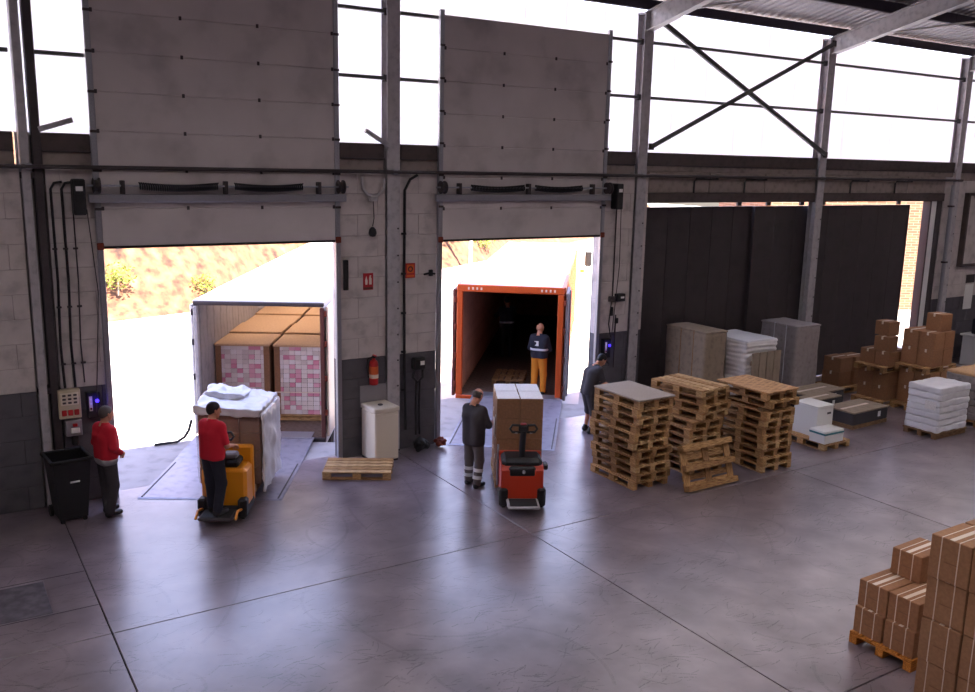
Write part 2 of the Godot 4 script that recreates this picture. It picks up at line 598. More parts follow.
# ==================================================================== the hall
func build_shell() -> void:
	# floor slabs between sawn joints
	var f := struct("floor", "scuffed grey concrete hall floor cast in large slabs")
	bb(f, "sub_floor", M.joint, -8.2, 34.2, -0.30, -0.02, WZ - 0.25, 15.4, 0.0)
	var xs := [-8.2, -4.45, 1.55, 7.55, 13.52, 19.5, 25.5, 34.2]
	var zs := [WZ - 0.25, -10.55, -5.35, -0.1, 5.1, 10.3, 15.4]
	for i in xs.size() - 1:
		for j in zs.size() - 1:
			bb(f, "slab", M.floor, xs[i] + 0.008, xs[i + 1] - 0.008, -0.03, 0.0, zs[j] + 0.008, zs[j + 1] - 0.008, 0.004)
	# a darker repaired patch near the left edge
	bb(f, "repair_patch", M.patch, -0.6, 1.02, -0.01, 0.003, -12.40, -11.42, 0.002)
	for z in [-12.47, -11.38]:
		bb(f, "repair_joint", M.joint, -0.6, 1.535, -0.01, 0.0015, z - 0.006, z + 0.006, 0.0)
	# dock wall: block piers and lintels between the doors
	var w := struct("wall_front", "painted block wall of the loading docks, dark grey below and off white above")
	var openings := [[2.4, 6.4, 4.12], [8.45, 12.45, 4.12], [13.75, 25.0, 4.74]]
	blocks(w, -8.2, 1.38, 0.0, 14, -0.25)
	blocks(w, 1.72, 2.4, 0.0, 14, -0.2)
	blocks(w, 6.4, 7.36, 0.0, 14, 0.0)
	blocks(w, 7.64, 8.45, 0.0, 14, 0.0)
	blocks(w, 12.45, 13.36, 0.0, 14, 0.0)
	blocks(w, 13.64, 13.75, 0.0, 14, 0.0)
	blocks(w, 25.0, 25.36, 0.0, 14, 0.0)
	blocks(w, 25.64, 34.2, 0.0, 14, 0.0)
	for x in [1.55, 7.5, 13.5, 25.5]:
		bb(w, "slot_back", M.mortar, x - 0.18, x + 0.18, 0.0, 5.83, WZ - 0.245, WZ - 0.2, 0.0)
	for x in [-4.5, 19.5, 31.5]:
		bb(w, "slot_back", M.mortar, x - 0.18, x + 0.18, 4.74, 5.83, WZ - 0.245, WZ - 0.2, 0.0)
	bb(w, "lintel", M.wall, 2.4, 6.4, 4.12, 5.32, WZ - 0.24, WZ - 0.02)
	bb(w, "lintel", M.wall, 8.45, 12.45, 4.12, 5.32, WZ - 0.24, WZ - 0.02)
	for k in 6:   # cast beam units over the sliding doors
		var x0 := 13.75 + k * 1.87 if k < 3 else 19.64 + (k - 3) * 1.787
		bb(w, "beam_unit", M.brown_light, x0 + 0.01, x0 + (1.86 if k < 3 else 1.777), 4.96, 5.42, WZ - 0.24, WZ - 0.005, 0.015)
	bb(w, "door_rail_beam", M.brown, 13.75, 19.36, 4.74, 4.96, WZ - 0.26, WZ + 0.02, 0.01)
	bb(w, "door_rail_beam", M.brown, 19.64, 25.0, 4.74, 4.96, WZ - 0.26, WZ + 0.02, 0.01)
	# upper band below the glazing
	for b in range(-1, 6):
		var x0 := -4.5 + 6.0 * b
		bb(w, "fascia_board", M.brown_light, x0 + 0.17, x0 + 5.83, 5.32 if b != 3 and b != 4 else 5.42, 5.562, WZ - 0.22, WZ - 0.01, 0.01)
		bb(w, "sill_channel", M.brown, x0 + 0.17, x0 + 5.83, 5.56, 5.83, WZ - 0.20, WZ + 0.02, 0.012)
		bb(w, "sill_lip", M.dark_steel, x0 + 0.17, x0 + 5.83, 5.545, 5.57, WZ - 0.02, WZ + 0.04, 0.006)
	# glazing: upright translucent sheets, one metre each, lapped
	for b in range(-1, 6):
		var win := struct("window_%d" % (b + 2), "glowing translucent sheet glazing band above the dock doors")
		for k in 6:
			var x0 := -4.5 + 6.0 * b + k
			add(win, "pane", sheet(1.03, 2.92, 0.006, 4), M.pane, Vector3(x0 + 0.5, 5.83 + 1.46, WZ - 0.22 + (0.012 if k % 2 else 0.0)))
		for y in [6.98, 8.12]:
			bb(win, "girt", M.girt, -4.36 + 6.0 * b, 1.36 + 6.0 * b, y - 0.03, y + 0.03, WZ - 0.10, WZ - 0.02, 0.006)
	# gable and rear walls, outside the picture
	var wl := struct("wall_left", "plain gable wall at the near end of the hall")
	gable(wl, -8.2, -0.25)
	var wr := struct("wall_right", "plain gable wall at the far end of the hall")
	gable(wr, 34.2, 0.25)
	var wb := struct("wall_back", "plain rear wall of the hall")
	bb(wb, "block_wall", M.wall, -8.2, 34.2, 0.0, EAVE + 0.3, 15.2, 15.45)
	# roof
	var c := struct("ceiling", "ribbed metal roof deck on dark purlins and pale sloping rafters")
	var slope := atan(PITCH)
	var len_low := 6.6 / cos(slope)
	var len_up := 8.95 / cos(slope)
	for side in [-1.0, 1.0]:
		for k in 43:
			var x := -8.3 + k + 0.5
			for part in [[-15.55, -8.95, len_low], [-8.95, 0.0, len_up]]:
				var zc: float = (part[0] + part[1]) / 2
				var y: float = EAVE + 0.30 + (zc + 15.2) * PITCH
				var clear: bool = side < 0 and part[0] > -10 and (k % 6 == 3 or k % 6 == 4)  # clear strips out of view, put in to let light into the hall
				var bs := Basis(Vector3.RIGHT, PI / 2 - slope) if side < 0 else Basis(Vector3.UP, PI) * Basis(Vector3.RIGHT, PI / 2 - slope)
				add(c, "added_clear_roof_sheet" if clear else "roof_sheet", sheet(1.02, part[2], 0.035, 4), M.pane if clear else M.roof, Vector3(x, y, zc if side < 0 else -zc), bs)
	for side in [-1.0, 1.0]:
		for k in 11:
			var z := -15.15 + k * 1.5
			var y := EAVE + (z + 15.2) * PITCH
			var deep := 0.24 if k else 0.2
			for b in 7:
				bb(c, "purlin", M.purlin, -8.2 + b * 6.04, -8.2 + (b + 1) * 6.04, y + 0.02, y + 0.02 + deep, side * -z - 0.05 if side > 0 else z - 0.05, (side * -z if side > 0 else z) + 0.05, 0.008)
	for b in range(-1, 6):   # rafters
		var x := 1.5 + 6.0 * b
		for side in [-1.0, 1.0]:
			var st := newst()
			var dir := Vector3(0, PITCH, -side).normalized()
			var up := Vector3(0, 1, side * PITCH).normalized()
			var bs := Basis(Vector3.RIGHT, up, Vector3.RIGHT.cross(up))
			var mid := Vector3(0, EAVE - 0.2 + 7.6 * PITCH, side * 7.6)
			var ln := 15.2 / cos(slope)
			box(st, mid, Vector3(0.012, 0.38, ln), 0.0, bs)
			box(st, mid + up * 0.19, Vector3(0.18, 0.02, ln), 0.0, bs)
			box(st, mid - up * 0.19, Vector3(0.18, 0.02, ln), 0.0, bs)
			add(c, "rafter", st.commit(), M.steel, Vector3(x, 0, 0))
	for b in range(1, 5):    # thin wind braces in the roof plane
		var x := 1.5 + 6.0 * b
		add(c, "wind_brace", tube([Vector3(x, EAVE - 0.05, -15.0), Vector3(x + 6.0, EAVE - 0.05 + 4.5 * PITCH, -10.5)], 0.028, 6), M.white)


func gable(parent: Node, x: float, t: float) -> void:
	var st := newst()
	var o := [Vector2(-15.45, 0), Vector2(15.45, 0), Vector2(15.45, EAVE + 0.3), Vector2(0, EAVE + 0.3 + 15.2 * PITCH), Vector2(-15.45, EAVE + 0.3)]
	for i in range(1, 4):
		tri(st, Vector3(x, o[0].y, o[0].x), Vector3(x, o[i].y, o[i].x), Vector3(x, o[i + 1].y, o[i + 1].x), Vector3(-t, 0, 0))
		tri(st, Vector3(x + t, o[0].y, o[0].x), Vector3(x + t, o[i].y, o[i].x), Vector3(x + t, o[i + 1].y, o[i + 1].x), Vector3(t, 0, 0))
	for i in 5:
		var a: Vector2 = o[i]
		var b: Vector2 = o[(i + 1) % 5]
		quad(st, Vector3(x, a.y, a.x), Vector3(x, b.y, b.x), Vector3(x + t, b.y, b.x), Vector3(x + t, a.y, a.x), Vector3(0, (a.y + b.y) / 2 - 4, (a.x + b.x) / 2))
	add(parent, "gable_panel", st.commit(), M.wall)


# a ribbed sheet standing in the xy plane, ribs upright
func sheet(wide: float, high: float, deep: float, ribs: int) -> Mesh:
	var key := "s%.3f,%.3f,%.3f,%d" % [wide, high, deep, ribs]
	if cache.has(key):
		return cache[key]
	var st := newst()
	var p := wide / ribs
	var pts := [Vector2(-wide / 2, 0)]
	for k in ribs:
		var x := -wide / 2 + k * p
		pts.append(Vector2(x + p * 0.55, 0))
		pts.append(Vector2(x + p * 0.65, deep))
		pts.append(Vector2(x + p * 0.9, deep))
		pts.append(Vector2(x + p, 0))
	for i in pts.size() - 1:
		var a: Vector2 = pts[i]
		var b: Vector2 = pts[i + 1]
		for s in [[0.0, 1.0], [-0.003, -1.0]]:
			quad(st, Vector3(a.x, -high / 2, a.y + s[0]), Vector3(b.x, -high / 2, b.y + s[0]), Vector3(b.x, high / 2, b.y + s[0]), Vector3(a.x, high / 2, a.y + s[0]), Vector3(0, 0, s[1]))
	cache[key] = st.commit()
	return cache[key]


# courses of blocks 0.38 m high laid in running bond in front of a mortar core
func blocks(w: Node, x0: float, x1: float, y0: float, courses: int, shift: float) -> void:
	bb(w, "mortar_core", M.dado_gap, x0 + 0.01, x1 - 0.01, 0.0, 1.9, WZ - 0.24, WZ - 0.010, 0.0)
	bb(w, "mortar_core", M.mortar, x0 + 0.01, x1 - 0.01, 1.9, 5.32, WZ - 0.24, WZ - 0.008, 0.0)
	for c in courses:
		var ya := y0 + c * 0.38
		var x := x0 - (0.4 if c % 2 else 0.0) + shift
		while x < x1 - 0.001:
			var a := maxf(x, x0)
			var b := minf(x + 0.8, x1)
			if b - a > 0.03 and b > -0.6 and a < 29.0:
				bb(w, "block", M.dado if c < 5 else M.wall, a + 0.003, b - 0.003, ya + 0.003, ya + 0.377, WZ - 0.2, WZ, 0.006)
			x += 0.8
	if x0 < -1.0:
		bb(w, "plain_wall", M.wall, x0, -0.5, 0.0, 5.32, WZ - 0.24, WZ)
	if x1 > 30.0:
		bb(w, "plain_wall", M.wall, 29.0, x1, 0.0, 5.32, WZ - 0.24, WZ)


func build_doors() -> void:
	for d in [[1, 2.4, 4.12, "raised sectional dock door over the pale trailer", 0.0], [2, 8.45, 4.07, "raised sectional dock door over the orange container", 0.0]]:
		var x0: float = d[1]
		var o := struct("door_%d" % d[0], d[3], Vector3(x0, 0, WZ))
		for k in 7:     # raised sections, hinged to each other
			var y0: float = d[2] + k * 0.585
			var s := bb(o, "section", M.panel, 0.06, 3.94, y0, y0 + 0.5845, 0.03, 0.075, 0.010)
			if k:
				for hx in [-1.93, -0.62, 0.62, 1.93]:
					add(s, "hinge", rb(Vector3(0.04, 0.06, 0.02), 0.004), M.dark_steel, Vector3(hx * 0.99, -0.29, 0.032))
		bb(o, "bottom_seal", M.rubber, 0.06, 3.94, d[2] - 0.04, d[2] + 0.004, 0.035, 0.07, 0.006)
		for x in [0.02, 3.98]:
			bb(o, "track", M.galv, x - 0.045, x + 0.045, 0.0, 8.25, 0.01, 0.10, 0.01)
			bb(o, "corner_bracket", M.rust, x - 0.05, x + 0.05, d[2] - 0.05, d[2] + 0.06, 0.085, 0.12, 0.01)
			for k in 6:
				bb(o, "track_bracket", M.dark_steel, x - 0.05, x + 0.05, 4.7 + k * 0.585 - 0.02, 4.7 + k * 0.585 + 0.02, 0.095, 0.12, 0.004)
		bb(o, "header_channel", M.galv, -0.12, 4.12, 4.80, 4.93, 0.10, 0.17, 0.01)
		add(o, "spring_shaft", tube([Vector3(-0.14, 5.06, 0.2), Vector3(4.14, 5.06, 0.2)], 0.016, 8), M.galv)
		for s in [[0.62, 1.85], [2.12, 3.3]]:
			add(o, "torsion_spring", spring(s[0], s[1], 5.06, 0.2), M.black)
		for x in [0.0, 4.0]:
			add(o, "cable_drum", lathe([[0.0, -0.05], [0.12, -0.05], [0.12, -0.03], [0.085, -0.02], [0.085, 0.03], [0.12, 0.05], [0.0, 0.05]], 20), M.dark_steel, Vector3(x, 5.06, 0.2), Basis(Vector3.BACK, PI / 2))
		for x in [0.38, 1.98, 3.6]:
			bb(o, "shaft_bracket", M.dark_steel, x - 0.03, x + 0.03, 4.93, 5.14, 0.10, 0.22, 0.006)
		# chain hoist and operator at the end of the shaft
		var ex := -0.26 if d[0] == 1 else 4.26
		bb(o, "operator", M.black, ex - 0.09, ex + 0.09, 4.62, 5.16, 0.08, 0.30, 0.02)
		bb(o, "operator_tag", M.white, ex - 0.05, ex + 0.05, 4.98, 5.05, 0.30, 0.306, 0.002)
		add(o, "pull_chain", tube([Vector3(ex + 0.1, 4.7, 0.22), Vector3(ex + 0.2, 3.4, 0.14), Vector3(ex + 0.06, 1.5, 0.12)], 0.008, 5), M.dark_steel)
	# dark sliding doors of the third and fourth bay, hung outside the wall
	var n := 3
	for d in [[13.3, 17.55, -0.38, "wide dark sliding door behind the wrapped pallets"], [17.5, 19.75, -0.30, "narrow dark sliding door panel beside the slim column"], [19.7, 23.95, -0.38, "dark sliding door panel beside the sunlit gap"]]:
		var o := struct("door_%d" % n, d[3], Vector3(d[0], 0, WZ + d[2]))
		n += 1
		var wide: float = d[1] - d[0]
		var cnt := int(round(wide / 0.74))
		for k in cnt:
			bb(o, "leaf_panel", M.slide, wide * k / cnt + 0.002, wide * (k + 1) / cnt - 0.002, 0.02, 4.63, -0.03, 0.03, 0.008)
		bb(o, "edge_post", M.slide, 0.0, 0.06, 0.02, 4.63, -0.045, 0.045, 0.006)
		bb(o, "edge_post", M.slide, wide - 0.06, wide, 0.02, 4.63, -0.045, 0.045, 0.006)
		for x in [0.5, wide - 0.5]:
			bb(o, "hanger", M.black, x - 0.07, x + 0.07, 4.64, 4.80, -0.03, 0.03, 0.004)
	var jamb := struct("trim_1", "pale boxed jamb of the sliding door opening")
	bb(jamb, "jamb_post", M.white, 24.45, 24.72, 0.0, 4.74, WZ - 0.22, WZ - 0.02, 0.01)
	bb(jamb, "jamb_post", M.dark_steel, 24.74, 24.99, 0.0, 4.74, WZ - 0.24, WZ - 0.02, 0.01)
	bb(jamb, "jamb_strip", M.dark_steel, 24.39, 24.445, 0.0, 4.74, WZ - 0.24, WZ + 0.0, 0.004)


func spring(x0: float, x1: float, y: float, z: float) -> Mesh:
	var st := newst()
	var pts := []
	var turns := int((x1 - x0) / 0.034)
	for i in turns * 8 + 1:
		var t := float(i) / (turns * 8)
		var a := TAU * i / 8.0
		var sag := -0.035 * sin(PI * t)
		pts.append(Vector3(lerpf(x0, x1, t), y + sag + cos(a) * 0.05, z + sin(a) * 0.05))
	tube_st(st, pts, 0.013, 5)
	return st.commit()


func hsection(h: float, wide: float, deep: float) -> Mesh:
	var st := newst()
	box(st, Vector3(0, h / 2, 0), Vector3(0.014, h, deep - 0.03), 0.0)
	box(st, Vector3(0, h / 2, deep / 2 - 0.0075), Vector3(wide, h, 0.015), 0.003)
	box(st, Vector3(0, h / 2, -deep / 2 + 0.0075), Vector3(wide, h, 0.015), 0.003)
	return st.commit()


func build_columns() -> void:
	var hm := hsection(EAVE - 0.05, 0.26, 0.24)
	var lab := {7.5: "slim grey steel column between the two dock doors", 13.5: "pale steel column where the left end of the cross brace starts", 19.5: "pale steel column where the right end of the cross brace starts", 25.5: "steel column at the right edge beyond the sunlit gap"}
	for x in lab:
		var c := thing("steel_column", lab[x], "column", Vector3(x, 0, WZ - 0.07), 0.0, "hall columns")
		add(c, "shaft", hm, M.steel)
		add(c, "base_plate", rb(Vector3(0.265, 0.025, 0.26), 0.004), M.dark_steel, Vector3(0, 0.0125, 0.01))
		add(c, "cap_plate", rb(Vector3(0.27, 0.03, 0.25), 0.004), M.steel, Vector3(0, EAVE - 0.035, 0))
		for y in [6.98, 8.12]:
			add(c, "girt_cleat", rb(Vector3(0.10, 0.12, 0.05), 0.004), M.dark_steel, Vector3(-0.10, y, 0.0))
		for k in 7:
			add(c, "bolt", rb(Vector3(0.03, 0.03, 0.016), 0.004), M.dark_steel, Vector3(0.09, 1.3 + k * 0.5, 0.126))
		if x < 10.0:
			add(c, "bracket_arm", rb(Vector3(0.55, 0.07, 0.07), 0.006), M.steel, Vector3(-0.32, 5.92, 0.12), Basis(Vector3.BACK, -0.5))
	var c1 := thing("steel_column", "twin-post steel column left of the first dock door", "column", Vector3(1.55, 0, WZ - 0.07), 0.0, "hall columns")
	for x in [-0.085, 0.085]:
		var st := newst()
		box(st, Vector3(0, EAVE / 2, 0), Vector3(0.125, EAVE, 0.24), 0.01)
		add(c1, "post", st.commit(), M.steel if x < 0 else M.dark_steel, Vector3(x, 0, 0))
	for y in [0.012, 1.9, 5.2]:
		add(c1, "tie_plate", rb(Vector3(0.30, 0.024 if y < 1 else 0.10, 0.25), 0.004), M.dark_steel, Vector3(0, y, -0.012))
	add(c1, "bracket_arm", rb(Vector3(0.5, 0.08, 0.08), 0.006), M.steel, Vector3(0.36, 5.95, 0.12), Basis(Vector3.BACK, 0.32))
	# cross brace between the third and fourth columns
	for d in [[Vector3(13.84, 8.52, WZ + 0.115), Vector3(19.50, 5.91, WZ + 0.115), "dark diagonal brace falling to the right across the glazing"], [Vector3(13.60, 5.95, WZ + 0.20), Vector3(19.34, 8.56, WZ + 0.20), "dark diagonal brace rising to the right across the glazing"]]:
		var a: Vector3 = d[0]
		var b: Vector3 = d[1]
		var o := thing("cross_brace", d[2], "brace", a, 0.0, "wind cross brace")
		var dir := (b - a).normalized()
		var up := Vector3.BACK.cross(dir)
		var bs := Basis(dir, up, Vector3.BACK)
		add(o, "angle_bar", rb(Vector3((b - a).length(), 0.10, 0.02), 0.003), M.girt, (b - a) / 2, bs)
		add(o, "angle_flange", rb(Vector3((b - a).length(), 0.02, 0.05), 0.003), M.girt, (b - a) / 2 + Vector3(0, -0.045, -0.025), bs)
		for p in [Vector3.ZERO, b - a]:
			add(o, "gusset_plate", rb(Vector3(0.16, 0.14, 0.012), 0.003), M.dark_steel, p - Vector3(0, 0, 0.018))


func build_wall_fittings() -> void:
	# long pipe with a clamp at each column
	var p := thing("wall_pipe", "long thin pipe running level above the dock doors", "pipe", Vector3(-4, 5.33, WZ + 0.13))
	add(p, "pipe_run", tube([Vector3.ZERO, Vector3(29.6, 0, 0)], 0.032, 8), M.dark_steel)
	for x in [1.5, 7.5, 13.5, 19.5, 25.3]:
		add(p, "clamp", rb(Vector3(0.10, 0.09, 0.09), 0.01), M.galv, Vector3(x + 4, 0, -0.03))
	# L-shaped stays on the beam over the sliding doors
	for d in [[15.1, "first from the left"], [16.75, "second from the left"], [20.7, "third from the left"], [22.6, "rightmost"]]:
		var s := thing("beam_stay", "dark bent bar stay on the beam over the sliding doors, %s" % d[1], "bracket", Vector3(d[0], 5.28, WZ + 0.03), 0.0, "bent stays over the sliding doors")
		add(s, "bar", tube([Vector3(0, -0.32, 0), Vector3(0, -0.06, 0.0), Vector3(0.06, 0.0, 0.0), Vector3(0.75, 0.0, 0.0)], 0.022, 6), M.black)
		add(s, "reflector_strip", rb(Vector3(0.34, 0.03, 0.015), 0.003), M.white, Vector3(0.48, 0.03, 0.02))
	# pier left of door 1
	for d in [[1.78, 4.95, 1.92, "left dark cable conduit running up to the pipe from the beige switch box"], [1.93, 4.95, 1.92, "right dark cable conduit running up to the pipe from the beige switch box"], [2.07, 4.9, 1.98, "thin grey cable nearest the first dock door"]]:
		var o := thing("cable", d[3], "cable", Vector3(d[0], 0, WZ + 0.03))
		add(o, "run", tube([Vector3(0.16, d[1] + 0.16, 0.02), Vector3(0.05, d[1] + 0.14, 0.02), Vector3(0.0, d[1] + 0.05, 0), Vector3(0.01, 3.6, 0), Vector3(-0.02, 2.6, 0), Vector3(0.0, d[2], 0)], 0.022 if d[0] < 2 else 0.011, 6), M.cable if d[0] < 2 else M.dark_steel)
		for k in 3:
			add(o, "clip", rb(Vector3(0.07, 0.03, 0.04), 0.004), M.dark_steel, Vector3(0, 2.3 + k * 0.9, 0))
	var s := thing("switch_box", "beige switch box with rows of red buttons beside the first door", "control box", Vector3(1.82, 1.44, WZ))
	bb(s, "housing", M.beige, -0.16, 0.16, 0.0, 0.46, 0.0, 0.14, 0.01)
	bb(s, "face_plate", M.cream, -0.13, 0.13, 0.22, 0.42, 0.14, 0.146, 0.002)
	for k in 3:
		add(s, "red_button", rb(Vector3(0.07, 0.09, 0.03), 0.008), M.red, Vector3(-0.09 + k * 0.09, 0.10, 0.15))
		for j in 3:
			add(s, "switch", rb(Vector3(0.05, 0.03, 0.015), 0.004), M.dark_steel, Vector3(-0.08 + k * 0.08, 0.26 + j * 0.06, 0.15))
	s = thing("socket_box", "small grey socket box with a white cover below the switch box", "socket", Vector3(1.86, 1.14, WZ))
	bb(s, "housing", M.light_grey_cloth, -0.12, 0.12, 0.0, 0.26, 0.0, 0.11, 0.01)
	bb(s, "cover", M.white, -0.05, 0.08, 0.05, 0.14, 0.11, 0.15, 0.01)
	bb(s, "red_knob", M.red, -0.02, 0.05, 0.16, 0.21, 0.11, 0.15, 0.008)
	bb(s, "cable_gland", M.black, -0.04, 0.06, -0.16, 0.0, 0.02, 0.10, 0.02)
	door_panel(Vector3(2.17, 1.40, WZ), "black door control with a blue light left of the first dock door")
	door_panel(Vector3(12.70, 1.36, WZ), "black door control with a blue light right of the second dock door")
	s = thing("wheeled_bin", "black open wheeled refuse bin beside the first dock door", "bin", Vector3(1.66, 0, -14.56), 0.1)
	var st := newst()
	var y0 := 0.06
	var y1 := 1.0
	var a := Vector2(0.20, 0.22)
	var b := Vector2(0.27, 0.30)
	var lo := [Vector3(-a.x, y0, -a.y), Vector3(a.x, y0, -a.y), Vector3(a.x, y0, a.y), Vector3(-a.x, y0, a.y)]
	var hi := [Vector3(-b.x, y1, -b.y), Vector3(b.x, y1, -b.y), Vector3(b.x, y1, b.y), Vector3(-b.x, y1, b.y)]
	for i in 4:
		var j := (i + 1) % 4
		var out: Vector3 = (lo[i] + lo[j]) * Vector3(1, 0, 1)
		quad(st, lo[i], lo[j], hi[j], hi[i], out)
		var s0 := Vector3(0.94, 1, 0.94)
		quad(st, lo[i] * s0 + Vector3(0, 0.02, 0), lo[j] * s0 + Vector3(0, 0.02, 0), hi[j] * s0, hi[i] * s0, -out)
	quad(st, lo[0], lo[1], lo[2], lo[3], Vector3.DOWN)
	quad(st, lo[0] + Vector3(0, 0.03, 0), lo[1] + Vector3(0, 0.03, 0), lo[2] + Vector3(0, 0.03, 0), lo[3] + Vector3(0, 0.03, 0), Vector3.UP)
	add(s, "tub", st.commit(), M.black)
	st = newst()
	for e in [[Vector3(0, 1.0, 0.30), Vector3(0.62, 0.05, 0.05)], [Vector3(0, 1.0, -0.30), Vector3(0.62, 0.05, 0.05)], [Vector3(0.28, 1.0, 0), Vector3(0.05, 0.05, 0.6)], [Vector3(-0.28, 1.0, 0), Vector3(0.05, 0.05, 0.6)]]:
		box(st, e[0], e[1], 0.012)
	add(s, "rim", st.commit(), M.rubber)
	add(s, "pale_grip", rb(Vector3(0.14, 0.03, 0.012), 0.006), M.white, Vector3(0.03, 0.66, 0.285))
	for x in [-0.2, 0.2]:
		add(s, "wheel", rod(0.09, 0.05, 16), M.rubber, Vector3(x, 0.09, -0.24), Basis(Vector3.BACK, PI / 2))
		add(s, "front_foot", rb(Vector3(0.06, 0.06, 0.06), 0.01), M.rubber, Vector3(x * 0.8, 0.03, 0.19))
	# pier between the doors
	s = thing("fire_sign", "red fire extinguisher sign on the wall left of the slim column", "sign", Vector3(7.0, 3.33, WZ))
	bb(s, "board", M.sign_red, -0.10, 0.10, -0.15, 0.16, 0.0, 0.012, 0.002)
	add(s, "flame_mark", plate_xy(PackedVector2Array([Vector2(-0.06, -0.05), Vector2(-0.02, -0.05), Vector2(-0.015, 0.02), Vector2(-0.04, 0.11), Vector2(-0.065, 0.03)]), 0.012, 0.016), M.cream)
	add(s, "extinguisher_mark", plate_xy(PackedVector2Array([Vector2(0.015, -0.05), Vector2(0.065, -0.05), Vector2(0.065, 0.06), Vector2(0.05, 0.09), Vector2(0.06, 0.12), Vector2(0.03, 0.12), Vector2(0.015, 0.06)]), 0.012, 0.016), M.cream)
	bb(s, "text_band", M.maroon, -0.09, 0.09, -0.14, -0.10, 0.012, 0.015, 0.001)
	s = thing("alarm_sign", "orange square alarm sign on the wall right of the slim column", "sign", Vector3(7.87, 3.50, WZ))
	bb(s, "board", M.sign_red, -0.10, 0.10, -0.14, 0.14, 0.0, 0.012, 0.002)
	bb(s, "orange_field", M.sign_orange, -0.075, 0.075, -0.05, 0.115, 0.012, 0.015, 0.001)
	add(s, "ring_mark", lathe([[0.03, 0.0], [0.055, 0.0], [0.055, 0.006], [0.03, 0.006], [0.03, 0.0]], 20), M.maroon, Vector3(0, 0.03, 0.015), Basis(Vector3.RIGHT, PI / 2))
	bb(s, "text_band", M.sign_orange, -0.08, 0.08, -0.12, -0.08, 0.012, 0.015, 0.001)
	s = thing("fire_extinguisher", "red fire extinguisher with an orange label hanging above the white cabinet", "extinguisher", Vector3(7.05, 1.40, WZ + 0.125))
	add(s, "cylinder", lathe([[0.0, 0.0], [0.075, 0.0], [0.085, 0.02], [0.085, 0.40], [0.07, 0.45], [0.03, 0.48], [0.03, 0.51], [0.0, 0.51]], 20), M.red)
	add(s, "label_band", lathe([[0.0855, 0.12], [0.087, 0.125], [0.087, 0.35], [0.0855, 0.355]], 20), M.sign_orange)
	add(s, "pale_label", lathe([[0.0865, 0.13], [0.0885, 0.135], [0.0885, 0.2], [0.0865, 0.205]], 20), M.strap)
	add(s, "valve", rb(Vector3(0.06, 0.05, 0.06), 0.01), M.black, Vector3(0, 0.53, 0))
	add(s, "handle", rb(Vector3(0.03, 0.02, 0.14), 0.006), M.red, Vector3(0, 0.565, 0.04))
	add(s, "hose", tube([Vector3(-0.03, 0.53, 0.0), Vector3(-0.12, 0.5, 0.0), Vector3(-0.15, 0.35, 0.02), Vector3(-0.12, 0.15, 0.03)], 0.014, 6), M.black)
	add(s, "wall_hook", rb(Vector3(0.05, 0.1, 0.03), 0.004), M.dark_steel, Vector3(0, 0.42, -0.10))
	s = thing("repair_panel", "pale grey square board on the dark wall below the extinguisher", "panel", Vector3(7.1, 0.95, WZ))
	bb(s, "board", M.light_grey_cloth, -0.28, 0.28, 0.0, 0.42, 0.0, 0.015, 0.003)
	s = thing("floor_cabinet", "cream white metal cabinet with a lid between the dock doors", "cabinet", Vector3(7.08, 0, WZ + 0.36), 0.05)
	bb(s, "body", M.cream, -0.25, 0.25, 0.04, 0.96, -0.30, 0.24, 0.015)
	bb(s, "plinth", M.dark_steel, -0.25, 0.25, 0.0, 0.04, -0.28, 0.22, 0.005)
	bb(s, "front_door", M.cream, -0.23, 0.23, 0.06, 0.90, 0.24, 0.252, 0.006)
	bb(s, "lid", M.cream, -0.265, 0.265, 0.965, 1.06, -0.31, 0.26, 0.02)
	add(s, "lid_knob", rod(0.05, 0.02, 14), M.dark_steel, Vector3(-0.02, 1.06, 0.02))
	s = thing("cable", "long dark cable hanging along the right side of the slim column", "cable", Vector3(7.78, 0, WZ + 0.03))
	add(s, "run", tube([Vector3(0.2, 5.28, 0.04), Vector3(0.05, 5.2, 0.04), Vector3(-0.04, 5.0, 0.0), Vector3(-0.05, 3.4, 0.0), Vector3(-0.05, 1.7, 0.02), Vector3(-0.02, 0.4, 0.02)], 0.026, 6), M.cable)
	for k in 5:
		add(s, "clip", rb(Vector3(0.09, 0.04, 0.05), 0.004), M.black, Vector3(-0.06, 1.2 + k * 0.75, 0))
	s = thing("wall_phone", "black wall unit with a looped cord and tail right of the slim column", "handset", Vector3(8.02, 1.58, WZ))
	bb(s, "case", M.black, -0.13, 0.13, 0.0, 0.24, 0.0, 0.16, 0.03)
	bb(s, "screen", M.white, 0.0, 0.09, 0.10, 0.18, 0.16, 0.165, 0.002)
	add(s, "cord", tube([Vector3(-0.08, 0.02, 0.08), Vector3(-0.14, -0.14, 0.10), Vector3(-0.04, -0.24, 0.12), Vector3(0.08, -0.16, 0.10), Vector3(0.09, 0.02, 0.08)], 0.024, 7), M.black)
	for x in [-0.06, 0.02]:
		add(s, "tail", tube([Vector3(x, -0.22, 0.1), Vector3(x + 0.01, -0.8, 0.06), Vector3(x, -1.3, 0.1)], 0.02, 6), M.cable)
	s = thing("litter_pile", "dark rags heaped on the floor below the black wall unit", "rags", Vector3(8.05, 0, WZ + 0.28))
	add(s, "rag", puff(Vector3(0.30, 0.22, 0.24), 0.09, 0.08, 4.0, 12, 12), M.black, Vector3(-0.05, 0.12, 0))
	s = thing("litter_pile", "rusty orange cloth heaped on the floor beside the second door", "rags", Vector3(8.42, 0, WZ + 0.24))
	add(s, "rag", puff(Vector3(0.2, 0.16, 0.2), 0.07, 0.08, 5.0, 13, 12), M.rust, Vector3(0, 0.1, 0))
	s = thing("cable_hook", "pale looped cable hook with a black bulb hanging left of the column", "hook", Vector3(7.08, 4.90, WZ + 0.05))
